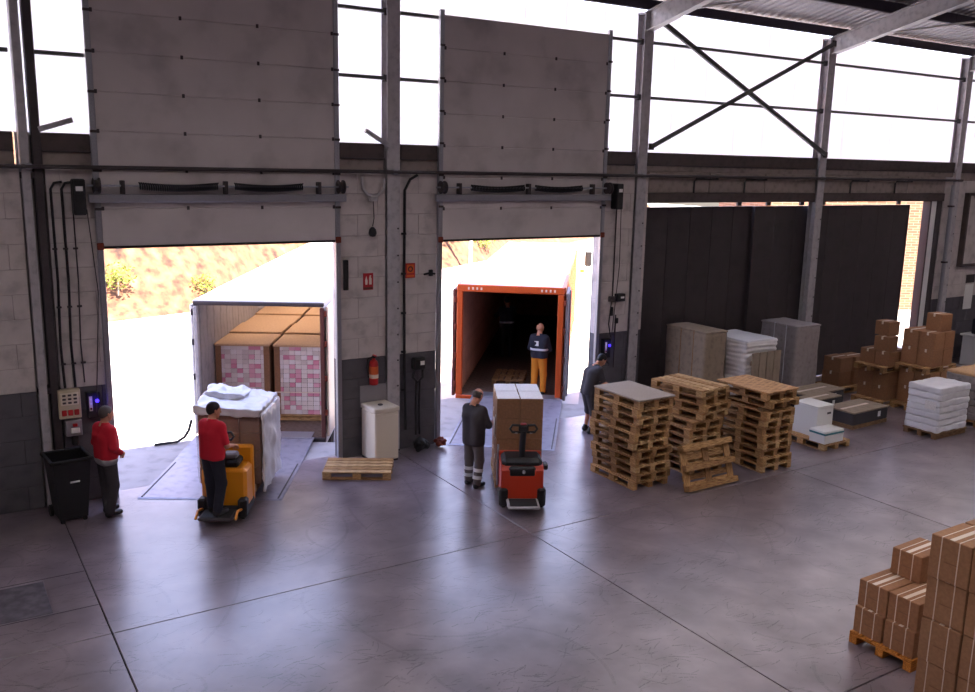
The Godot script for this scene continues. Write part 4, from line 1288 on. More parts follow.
func truck_parts(t: Node3D, m: Material, tall: bool) -> void:
	for x in [-0.18, 0.18]:
		bb(t, "fork", M.dark_steel, x - 0.08, x + 0.08, 0.055, 0.11, -1.62, -0.24, 0.012)
		add(t, "load_wheel", rod(0.045, 0.07, 14), M.rubber, Vector3(x + 0.035, 0.045, -1.45), Basis(Vector3.BACK, PI / 2))
	var w := 0.35
	var st := newst()
	if tall:
		# battery box with an upright back panel towards the load and a lower hood
		box(st, Vector3(0.02, 0.46, -0.02), Vector3(0.70, 0.66, 0.44), 0.05)
		add(t, "hood", st.commit(), m)
		st = newst()
		box(st, Vector3(0.06, 0.56, -0.31), Vector3(0.62, 0.94, 0.14), 0.03)
		add(t, "back_panel", st.commit(), m)
		bb(t, "console", M.black, -0.26, 0.24, 0.79, 0.9, -0.2, 0.14, 0.03)
		bb(t, "control_box", M.light_grey_cloth, -0.02, 0.2, 0.9, 1.0, -0.12, 0.06, 0.03)
	else:
		var prof := PackedVector2Array([Vector2(0.27, 0.16), Vector2(0.27, 0.62), Vector2(0.22, 0.70), Vector2(-0.24, 0.74), Vector2(-0.24, 0.16)])
		var body := plate_xy(prof, -0.345, 0.345)
		add(t, "hood", body, m, Vector3.ZERO, Basis(Vector3.UP, -PI / 2))
		add(t, "hood_edge", rb(Vector3(0.70, 0.05, 0.05), 0.02), m, Vector3(0, 0.63, 0.245))
		bb(t, "console", M.black, -0.33, 0.33, 0.66, 0.82, -0.24, 0.23, 0.06)
		bb(t, "console_front", M.black, -0.22, 0.22, 0.53, 0.70, 0.18, 0.285, 0.03)
		add(t, "key_lock", rod(0.03, 0.02, 12, 0.004), M.galv, Vector3(0.02, 0.62, 0.285), Basis(Vector3.RIGHT, PI / 2))
		bb(t, "back_panel", m, -0.36, 0.36, 0.16, 0.80, -0.31, -0.25, 0.02)
		bb(t, "side_grip", M.black, 0.36, 0.44, 0.58, 0.68, -0.1, 0.08, 0.02)
		bb(t, "side_rail", M.galv, -0.385, -0.35, 0.2, 0.92, -0.27, -0.23, 0.01)
	bb(t, "skirt", M.black, -0.36, 0.38, 0.05, 0.20, -0.28, 0.26, 0.03)
	for x in [-0.3, 0.32]:
		bb(t, "caster_cover", M.black, x - 0.07, x + 0.07, 0.03, 0.34, 0.14, 0.32, 0.03)
		add(t, "caster_wheel", rod(0.06, 0.05, 14), M.rubber, Vector3(x + 0.025, 0.06, 0.25), Basis(Vector3.BACK, PI / 2))
	add(t, "drive_wheel", rod(0.11, 0.08, 18), M.rubber, Vector3(0.04, 0.11, 0.02), Basis(Vector3.BACK, PI / 2))
	bb(t, "step_platform", M.steel if not tall else M.dark_steel, -0.26, 0.26, 0.13, 0.18, 0.30, 0.70, 0.02)
	bb(t, "step_mat", M.rubber, -0.22, 0.22, 0.18, 0.186, 0.34, 0.67, 0.002)
	if tall:
		for x in [-0.29, 0.31]:
			add(t, "side_guard", tube([Vector3(x, 0.16, 0.24), Vector3(x, 0.24, 0.55), Vector3(x, 0.16, 0.68)], 0.022, 6), m)
	# tiller
	var k := Vector3(0.0, 0.78, 0.08)
	var hd := Vector3(0.0, 1.30, 0.24)
	add(t, "tiller_arm", tube([k, k + Vector3(0, 0.2, 0.04), hd], 0.05, 10), M.black)
	var hl := add(t, "tiller_head", rb(Vector3(0.16, 0.12, 0.09), 0.03), M.black, hd + Vector3(0, 0.04, 0.0))
	add(hl, "emergency_button", rb(Vector3(0.1, 0.03, 0.05), 0.012), M.red, Vector3(0, 0.075, 0))
	for s in [-1.0, 1.0]:
		add(hl, "grip_loop", tube([Vector3(s * 0.06, 0.05, 0), Vector3(s * 0.18, 0.06, 0.01), Vector3(s * 0.22, 0.0, 0.02), Vector3(s * 0.18, -0.055, 0.02), Vector3(s * 0.05, -0.06, 0.01)], 0.02, 7), M.black)
		add(hl, "grip_pad", rb(Vector3(0.1, 0.035, 0.045), 0.012), M.light_grey_cloth, Vector3(s * 0.14, -0.06, 0.012), Basis(Vector3.BACK, s * 0.15))


# ==================================================================== pallets
# a four-way block pallet, 1.2 m along its own x
func pallet(variant: int, label: String, at: Vector3, turn: float) -> Node3D:
	var key := "pallet%d" % (variant % 5)
	if not cache.has(key):
		var o := Node3D.new()
		var g := RandomNumberGenerator.new()
		g.seed = variant + 100
		var side := Basis(Vector3.UP, PI / 2)
		for zz in [[-0.3275, 0.145], [-0.1725, 0.10], [0.0, 0.145], [0.1725, 0.10], [0.3275, 0.145]]:
			add(o, "top_board", rb(Vector3(1.2, 0.022, zz[1]), 0.003), wood(variant, g), Vector3(0, 0.133, zz[0]))
		for x in [-0.5275, 0.0, 0.5275]:
			add(o, "stringer_board", rb(Vector3(0.8, 0.022, 0.145), 0.003), wood(variant, g), Vector3(x, 0.111, 0), side)
			for z in [-0.35, 0.0, 0.35]:
				add(o, "block", rb(Vector3(0.145, 0.078, 0.1), 0.003), wood(variant, g), Vector3(x, 0.061, z))
		for z in [-0.35, 0.0, 0.35]:
			add(o, "bottom_board", rb(Vector3(1.2, 0.022, 0.1), 0.003), wood(variant, g), Vector3(0, 0.011, z))
		cache[key] = o
	var c: Node3D = cache[key].duplicate()
	c.name = numbered("pallet")
	add_child(c)
	c.position = at
	c.rotation.y = turn
	c.set_meta("label", label)
	c.set_meta("category", "pallet")
	return c


func wood(variant: int, g: RandomNumberGenerator) -> Material:
	if variant == 3:
		return M.wood_orange
	if variant == 4:
		return M.wood[4 if g.randf() < 0.6 else 3]
	return M.wood[[variant % 3, variant % 3, 1, 3, 0][g.randi() % 5]]


func build_pallet_stacks() -> void:
	var g := RandomNumberGenerator.new()
	g.seed = 17
	# stack under the grey board
	for k in 11:
		var p := pallet(k % 3, "wooden pallet, %s in the stack under the grey board" % ORD[k], Vector3(10.57 + g.randf_range(-0.025, 0.025) - (0.05 if k in [5, 6, 7] else 0.0), k * 0.1445, -11.77 + g.randf_range(-0.03, 0.03)), PI / 2 + g.randf_range(-0.025, 0.025))
		p.set_meta("group", "pallets in the grey board stack")
	var b := thing("board", "grey board lying on the leftmost pallet stack", "board", Vector3(10.58, 11 * 0.1445, -11.78), 0.0)
	add(b, "sheet", rb(Vector3(0.84, 0.03, 1.22), 0.006), M.grey_board, Vector3(0, 0.016, 0))
	# crooked stack behind the leaning pallet
	for k in 11:
		var turn := PI / 2 + (g.randf_range(-0.02, 0.02) if k < 7 else 0.14 + g.randf_range(-0.04, 0.04))
		var x := 11.93 if k < 7 else 12.06
		var p := pallet((k + 1) % 3, "wooden pallet, %s in the crooked middle stack" % ORD[k], Vector3(x + g.randf_range(-0.04, 0.04), k * 0.1445, -11.87 + g.randf_range(-0.04, 0.04)), turn)
		p.set_meta("group", "pallets in the crooked middle stack")
	# stack under the plywood sheet
	for k in 10:
		var p := pallet((k + 2) % 3 if k < 8 else 0, "wooden pallet, %s in the right stack under the plywood sheet" % ORD[k], Vector3(13.24 + g.randf_range(-0.03, 0.03) + (0.06 if k > 7 else 0.0), k * 0.1445 + (0.06 if k > 7 else 0.0), -11.33 + g.randf_range(-0.03, 0.03)), PI / 2 + g.randf_range(-0.03, 0.03))
		p.set_meta("group", "pallets in the plywood stack")
	b = thing("board", "dark timber bearers between pallets in the plywood stack", "timber", Vector3(13.26, 8 * 0.1445, -11.33))
	for z in [-0.45, 0.45]:
		add(b, "bearer", rb(Vector3(0.78, 0.056, 0.1), 0.004), M.wood[4], Vector3(0, 0.029, z))
	b = thing("board", "light plywood sheet lying on the right pallet stack", "board", Vector3(13.27, 10 * 0.1445 + 0.062, -11.34), 0.02)
	add(b, "sheet", rb(Vector3(0.86, 0.03, 1.24), 0.005), M.ply, Vector3(0, 0.016, 0))
	# single pallet leaning on the middle stack, underside to the camera
	var p := pallet(0, "wooden pallet leaning upright against the middle pallet stack", Vector3(11.49, 0.426, -10.69), 0.0)
	p.basis = Basis(Vector3.RIGHT, deg_to_rad(-108.0))
	p.set_meta("group", "single pallets")
	# pallet lying flat between the docks
	p = pallet(2, "empty wooden pallet lying flat on the floor before the cream cabinet", Vector3(6.40, 0.001, -14.33), deg_to_rad(-30))
	p.set_meta("group", "single pallets")


# ==================================================================== goods
func carton(size: Vector3, tone: int, straps: bool, tape: bool) -> Node3D:
	var key := "carton%s%d%s%s" % [str(size), tone, straps, tape]
	if cache.has(key):
		return cache[key]
	var o := Node3D.new()
	add(o, "body", rb(size, 0.008), M.kraft[tone], Vector3(0, size.y / 2, 0))
	if tape:
		add(o, "tape", rb(Vector3(size.x * 0.99, 0.003, 0.05), 0.001), M.tape, Vector3(0, size.y + 0.0005, 0))
		for s in ([] if straps else [-1.0, 1.0]):
			add(o, "tape_end", rb(Vector3(0.003, 0.07, 0.05), 0.001), M.tape, Vector3(s * (size.x / 2 + 0.0005), size.y - 0.036, 0))
	if straps:
		for q in [-0.23, 0.2]:
			var st := newst()
			var w := 0.011
			for s in [-1.0, 1.0]:
				box(st, Vector3(s * (size.x / 2 + 0.001), size.y / 2, q * size.z), Vector3(0.003, size.y + 0.004, w))
			box(st, Vector3(0, size.y + 0.001, q * size.z), Vector3(size.x, 0.003, w))
			add(o, "strap", st.commit(), M.strap)
		add(o, "print", rb(Vector3(0.003, 0.012, size.z * 0.34), 0.001), M.kraft[1], Vector3(-size.x / 2 - 0.0008, size.y * 0.45, 0.02))
	cache[key] = o
	return o


func place_carton(proto: Node3D, label: String, at: Vector3, turn: float, group: String) -> Node3D:
	var c: Node3D = proto.duplicate()
	c.name = numbered("carton")
	add_child(c)
	c.position = at
	c.rotation.y = turn
	c.set_meta("label", label)
	c.set_meta("category", "carton")
	c.set_meta("group", group)
	return c


func build_goods() -> void:
	var g := RandomNumberGenerator.new()
	g.seed = 23
	# near pallet of cartons, lower right
	var p := pallet(3, "orange stained pallet under the short carton pile, lower right", Vector3(9.62, 0.001, -5.62), 0.0)
	p.set_meta("group", "single pallets")
	var c := carton(Vector3(0.56, 0.325, 0.375), 0, true, true)
	for j in 2:
		for k in 2:
			for i in 2:
				place_carton(c, "strapped brown carton, %s layer of the short pile, %s %s" % ["bottom" if j == 0 else "second", "far" if k == 0 else "near", "left" if i == 0 else "right"], Vector3(9.33 + i * 0.58 + (0.03 if j else 0.0), 0.147 + j * 0.331, -5.818 + k * 0.392 + g.randf_range(-0.004, 0.004)), g.randf_range(-0.01, 0.01), "cartons of the short pile")
	place_carton(c, "single strapped brown carton topping the short pile", Vector3(9.82, 0.81, -5.74), 0.03, "cartons of the short pile")
	# tall strapped stack at the picture's right edge
	p = pallet(3, "orange pallet under the tall carton stack at the right edge", Vector3(8.98, 0.001, -4.40), 0.0)
	p.set_meta("group", "single pallets")
	c = carton(Vector3(0.56, 0.448, 0.42), 2, true, true)
	for j in 4:
		for k in 2:
			for i in 2:
				place_carton(c, "strapped brown carton of the tall stack, %s layer, %s %s" % [["bottom", "second", "third", "top"][j], "far" if k == 0 else "near", "left" if i == 0 else "right"], Vector3(8.68 - (3 - j) * 0.0 + i * 0.58 + g.randf_range(-0.012, 0.012), 0.147 + j * 0.455, -4.60 + k * 0.43), g.randf_range(-0.012, 0.012), "cartons of the tall stack")
	# wrapped blocks along the dark doors
	wrapped("tall kraft paper wrapped block at the dark sliding door", Vector3(14.72, 0, -14.42), Vector3(0.66, 1.84, 1.24), M.kraft_grey, 0.012, 0.0, 0.1, 1)
	wrapped("pallet of white paper sheets wrapped in shiny film", Vector3(15.67, 0, -13.95), Vector3(0.95, 1.66, 1.2), M.paper, 0.03, 0.035, 0.11, 2)
	wrapped("tall grey film wrapped block beside the slim column at the dark doors", Vector3(17.9, 0, -14.42), Vector3(0.84, 1.72, 1.1), M.film_grey, 0.02, 0.0, 0.1, 3)
	var o := thing("frame_crate", "slatted grey board panel standing on the near side of the white paper pallet", "crate", Vector3(15.68, 0, -13.22))
	for k in 4:
		bb(o, "slat", M.kraft_grey, -0.46 + k * 0.235, -0.24 + k * 0.235, 0.02, 1.58, 0.0, 0.03, 0.01)
	for y in [0.25, 1.3]:
		bb(o, "rail", M.wood[4], -0.46, 0.47, y, y + 0.1, -0.025, 0.0, 0.006)
	# low flat boxes
	for d in [[Vector3(17.75, 0, -13.45), Vector3(1.4, 0.36, 0.66), "low flat carton crate before the tall grey block, back one"], [Vector3(17.1, 0, -12.82), Vector3(1.1, 0.40, 0.42), "low flat carton crate before the tall grey block, front one"], [Vector3(17.5, 0, -12.1), Vector3(1.28, 0.30, 0.72), "low dark crate with a cardboard top nearest the open floor"]]:
		o = thing("flat_crate", d[2], "crate", d[0], 0.04, "low crates")
		var s: Vector3 = d[1]
		bb(o, "base", M.wood[4], -s.x / 2, s.x / 2, 0.0, 0.09, -s.z / 2, s.z / 2, 0.01)
		bb(o, "body", M.dark_cloth, -s.x / 2, s.x / 2, 0.09, s.y + 0.05, -s.z / 2, s.z / 2, 0.02)
		bb(o, "cardboard_top", M.kraft_grey, -s.x / 2 - 0.01, s.x / 2 + 0.01, s.y + 0.05, s.y + 0.085, -s.z / 2 - 0.01, s.z / 2 + 0.01, 0.01)
		bb(o, "white_ticket", M.white, s.x * 0.2, s.x * 0.28, s.y - 0.12, s.y, s.z / 2, s.z / 2 + 0.004, 0.001)
		bb(o, "tape", M.tape, -s.x * 0.45, s.x * 0.3, s.y + 0.085, s.y + 0.087, -0.04, 0.04, 0.001)
	# white boxes on a small pallet
	p = pallet(2, "small pallet under the white boxes right of the plywood stack", Vector3(15.42, 0.001, -11.62), PI / 2)
	p.set_meta("group", "single pallets")
	o = thing("white_box", "tall white box standing on the small pallet", "box", Vector3(15.50, 0.147, -11.72))
	bb(o, "body", M.white, -0.25, 0.25, 0.0, 0.62, -0.30, 0.30, 0.012)
	bb(o, "hand_hole", M.dark_cloth, 0.05, 0.17, 0.46, 0.50, 0.298, 0.303, 0.001)
	bb(o, "lid", M.white, -0.255, 0.255, 0.62, 0.65, -0.305, 0.305, 0.006)
	o = thing("white_box", "flat white box with a teal band lying on the small pallet", "box", Vector3(15.30, 0.147, -11.20))
	bb(o, "body", M.white, -0.30, 0.28, 0.0, 0.26, -0.19, 0.19, 0.012)
	bb(o, "teal_band", mat(Color8(60, 120, 130), 0.6), -0.305, 0.285, 0.18, 0.22, -0.195, 0.195, 0.004)
	# dim cartons at the dark door
	c = carton(Vector3(0.5, 0.36, 0.5), 1, false, true)
	for d in [[Vector3(19.75, 0.147, -14.35), "dim brown carton at the dark doors, lower left of four"], [Vector3(20.3, 0.147, -14.3), "dim brown carton at the dark doors, lower right of four"], [Vector3(19.78, 0.51, -14.35), "dim brown carton at the dark doors, upper left of four"], [Vector3(20.32, 0.51, -14.3), "dim brown carton at the dark doors, upper right of four"]]:
		place_carton(c, d[1], d[0], g.randf_range(-0.06, 0.06), "dim cartons at the dark doors")
	p = pallet(1, "pallet under the dim cartons at the dark doors", Vector3(20.02, 0.001, -14.33), 0.0)
	p.set_meta("group", "single pallets")
	# two double-decked carton stacks by the sunlit gap
	carton_tower("left", Vector3(19.72, 0, -13.02), [[3, 2, 2]], 0.34, [[-0.16, 0.1, 0], [-0.02, 0.0, 1]], g)
	carton_tower("right", Vector3(20.05, 0, -12.16), [[2, 2, 2]], 0.40, [[0.12, 0.14, 0]], g)
	place_carton(c, "single carton standing behind the right carton stack, beside the last column", Vector3(21.2, 0.51, -12.3), 0.1, "cartons of the right stack")
	place_carton(c, "carton at floor level behind the right carton stack", Vector3(21.2, 0.147, -12.3), 0.0, "cartons of the right stack")
	p = pallet(1, "pallet behind the right carton stack", Vector3(21.3, 0.001, -12.4), 0.0)
	p.set_meta("group", "single pallets")
	# bagged goods in grey film at the right edge
	bagged("pallet of pale film wrapped bales at the right edge", Vector3(18.38, 0, -10.77), Vector3(1.08, 0.98, 0.76), 7, M.film, 31, 4)
	bagged("pallet of grey wrapped bales with a kraft top behind the pale bales", Vector3(20.2, 0, -10.9), Vector3(1.3, 0.98, 0.9), 6, M.film_grey, 32, 1)
	# bag on the floor behind the grey board stack
	o = thing("paper_bundle", "bundle of white and pink printed paper behind the grey board stack", "papers", Vector3(12.35, 0, -13.55))
	add(o, "bundle", puff(Vector3(0.5, 0.66, 0.4), 0.06, 0.04, 3.0, 5, 14), M.kraft[0], Vector3(0, 0.34, 0))
	add(o, "top_sheet_or_shine", puff(Vector3(0.55, 0.09, 0.45), 0.035, 0.05, 4.0, 6, 14), M.paper, Vector3(-0.02, 0.72, 0), Basis(Vector3.BACK, 0.1))
	add(o, "pink_sheet", puff(Vector3(0.3, 0.05, 0.3), 0.02, 0.04, 4.0, 7, 10), M.pink, Vector3(-0.1, 0.78, 0.04))
	# black tow cable trailing out of the first door
	o = thing("air_hose", "black hose trailing over the dock edge left of the rider", "hose", Vector3(3.69, 0.0, -17.62), 0.0)
	add(o, "run", tube([Vector3(-0.12, 0.03, 0.02), Vector3(0.0, 0.03, 0.0), Vector3(0.3, 0.03, 0.02), Vector3(0.45, 0.10, 0.0), Vector3(0.55, 0.22, -0.03), Vector3(0.62, 0.42, -0.06)], 0.028, 7), M.cable)


func wrapped(label: String, at: Vector3, size: Vector3, m: Material, amp: float, folds: float, fold_h: float, seed_: int) -> void:
	var o := thing("wrapped_block", label, "pallet load", at, 0.0, "wrapped blocks along the dark doors")
	var st := newst()
	for x in [-0.4, 0.0, 0.4]:
		box(st, Vector3(x * size.x, 0.05, 0), Vector3(0.1, 0.1, size.z), 0.005)
	box(st, Vector3(0, 0.115, 0), Vector3(size.x, 0.03, size.z), 0.005)
	add(o, "pallet_base", st.commit(), M.wood[3])
	add(o, "wrapping", puff(size, 0.03, amp, 1.3, seed_, 64 if folds > 0 else 20, folds, fold_h), m, Vector3(0, 0.135 + size.y / 2, 0))
	add(o, "top_sheet_or_shine", puff(Vector3(size.x * 1.02, 0.05, size.z * 1.02), 0.022, 0.012, 2.5, seed_ + 3, 16), M.film if folds > 0 else m, Vector3(0, 0.135 + size.y + 0.01, 0))
	if folds == 0.0:
		for z in [-0.12, 0.2]:
			bb(o, "strap", M.wood[3] if seed_ == 1 else M.film, -size.x / 2 - 0.012, size.x / 2 + 0.012, 0.14, size.y + 0.165, z * size.z, z * size.z + 0.016, 0.002)


func bagged(label: String, at: Vector3, size: Vector3, layers: int, m: Material, seed_: int, wv: int) -> void:
	var o := thing("bale_load", label, "pallet load", at, 0.0, "wrapped bales at the right edge")
	var st := newst()
	for z in [-0.42, 0.0, 0.42]:
		box(st, Vector3(0, 0.05, z * size.z), Vector3(size.x * 1.04, 0.1, 0.1), 0.005)
	box(st, Vector3(0, 0.115, 0), Vector3(size.x * 1.04, 0.03, size.z * 1.04), 0.005)
	add(o, "pallet_base", st.commit(), M.wood[wv])
	var lh := size.y / layers
	for k in layers:
		add(o, "bale_layer", puff(Vector3(size.x - 0.01 * (k % 3), lh - 0.004, size.z - 0.012 * (k % 2)), 0.018, 0.022, 4.0, seed_ * 10 + k, 18), m, Vector3(0.008 * sin(k * 2.0), 0.13 + lh * (k + 0.5), 0))
	if wv == 1:
		add(o, "kraft_top", puff(Vector3(size.x, 0.08, size.z), 0.035, 0.03, 2.0, seed_ + 7, 14), M.kraft_light, Vector3(0, 0.13 + size.y + 0.03, 0))
	else:
		bb(o, "ticket", M.paper, -size.x / 2 - 0.02, -size.x / 2 - 0.014, 0.62, 0.8, 0.05, 0.3, 0.001)


func carton_tower(side: String, at: Vector3, _n: Array, ch: float, extra: Array, g: RandomNumberGenerator) -> void:
	var group := "cartons of the %s stack" % side
	var c := carton(Vector3(0.39, ch, 0.39), 0 if side == "right" else 1, false, true)
	var y := 0.0
	for deck in 2:
		var p := pallet(1, "pallet under the %s deck of the %s carton stack by the sunlit gap" % ["lower" if deck == 0 else "upper", side], at + Vector3(0, y + 0.001, 0), 0.0)
		p.set_meta("group", "pallets under the carton stacks")
		y += 0.146
		for j in (2 if deck == 0 or side == "right" else 1):
			for i in 2:
				for k in 2:
					place_carton(c, "brown carton of the %s stack, %s deck %s layer, %s %s" % [side, "lower" if deck == 0 else "upper", "lower" if j == 0 else "upper", "near" if k else "far", "right" if i else "left"], at + Vector3(-0.205 + i * 0.41, y, -0.205 + k * 0.41) + Vector3(g.randf_range(-0.004, 0.004), 0, g.randf_range(-0.004, 0.004)), g.randf_range(-0.012, 0.012), group)
			y += ch + 0.003
	for q in extra:
		var yy: float = y + q[2] * (ch + 0.003)
		place_carton(c, "brown carton crowning the %s stack%s" % [side, "" if extra.size() == 1 else (", top one" if q[2] == 1 else ", lower of two")], at + Vector3(q[0], yy, q[1]), g.randf_range(-0.12, 0.12), group)


# ==================================================================== people
# A distance field on a grid, joined with a smooth minimum and meshed as surface nets.
class Field:
	var o: Vector3
	var n: Vector3i
	var c: float
	var d := PackedFloat32Array()

	func _init(lo: Vector3, hi: Vector3, cell: float) -> void:
		c = cell
		o = lo
		n = Vector3i(((hi - lo) / cell).ceil()) + Vector3i.ONE
		d.resize(n.x * n.y * n.z)
		d.fill(1.0)

	func cap(a: Vector3, b: Vector3, ra: float, rb_: float, k := 0.03, squash := Vector3.ONE) -> void:
		var m := maxf(ra, rb_) * maxf(squash.x, maxf(squash.y, squash.z)) + 0.06
		var lo := Vector3i(((a.min(b) - Vector3.ONE * m - o) / c).floor()).clamp(Vector3i.ZERO, n - Vector3i.ONE)
		var hi := Vector3i(((a.max(b) + Vector3.ONE * m - o) / c).ceil()).clamp(Vector3i.ZERO, n - Vector3i.ONE)
		var inv := Vector3.ONE / squash
		var a2 := a * inv
		var ab := b * inv - a2
		var l2 := maxf(ab.length_squared(), 1e-9)
		for z in range(lo.z, hi.z + 1):
			for y in range(lo.y, hi.y + 1):
				var i := (z * n.y + y) * n.x + lo.x
				for x in range(lo.x, hi.x + 1):
					var p := (o + Vector3(x, y, z) * c) * inv - a2
					var t := clampf(p.dot(ab) / l2, 0.0, 1.0)
					var v := (p - ab * t).length() - lerpf(ra, rb_, t)
					var w := d[i]
					var h := maxf(k - absf(v - w), 0.0) / k
					d[i] = minf(v, w) - h * h * k * 0.25
					i += 1

	# keep only the side of a plane that the normal points away from
	func cut(at: Vector3, normal: Vector3) -> void:
		var i := 0
		for z in n.z:
			for y in n.y:
				var base := normal.dot(o + Vector3(0, y, z) * c - at)
				for x in n.x:
					var v := base + normal.x * c * x
					if v > d[i]:
						d[i] = v
					i += 1

	func mesh(st: SurfaceTool) -> void:
		var ids := {}
		var pts: Array[Vector3] = []
		var sx := 1
		var sy := n.x
		var sz := n.x * n.y
		var step := [sx, sy, sz]
		var lim := c * 2.0
		var quads: Array = []
		for z in range(1, n.z - 1):
			for y in range(1, n.y - 1):
				var i := z * sz + y * sy + 1
				for x in range(1, n.x - 1):
					var v := d[i]
					if absf(v) < lim:
						for ax in 3:
							var w := d[i + step[ax]]
							if (v < 0.0) != (w < 0.0):
								var u: int = step[(ax + 1) % 3]
								var t: int = step[(ax + 2) % 3]
								var q := [i - u - t, i - t, i, i - u]
								if v < 0.0:
									q.reverse()
								quads.append(q)
					i += 1
		for q in quads:
			for cell in q:
				if not ids.has(cell):
					ids[cell] = pts.size()
					pts.append(_vertex(cell, sy, sz))
		for q in quads:
			var p: Array[Vector3] = [pts[ids[q[0]]], pts[ids[q[1]]], pts[ids[q[2]]], pts[ids[q[3]]]]
			for k in [0, 1, 2, 0, 2, 3]:
				st.add_vertex(p[k])

	func _vertex(cell: int, sy: int, sz: int) -> Vector3:
		var z := cell / sz
		var y := (cell - z * sz) / sy
		var x := cell - z * sz - y * sy
		var v := [d[cell], d[cell + 1], d[cell + sy], d[cell + sy + 1], d[cell + sz], d[cell + sz + 1], d[cell + sz + sy], d[cell + sz + sy + 1]]
		var sum := Vector3.ZERO
		var cnt := 0
		for e in [[0, 1], [2, 3], [4, 5], [6, 7], [0, 2], [1, 3], [4, 6], [5, 7], [0, 4], [1, 5], [2, 6], [3, 7]]:
			var a: float = v[e[0]]
			var b: float = v[e[1]]
			if (a < 0.0) != (b < 0.0):
				var t := a / (a - b)
				var pa := Vector3(e[0] & 1, (e[0] >> 1) & 1, e[0] >> 2)
				var pb := Vector3(e[1] & 1, (e[1] >> 1) & 1, e[1] >> 2)
				sum += pa.lerp(pb, t)
				cnt += 1
		return o + (Vector3(x, y, z) + sum / maxi(cnt, 1)) * c


func finish(st: SurfaceTool) -> Mesh:
	st.index()
	st.generate_normals()
	return st.commit()


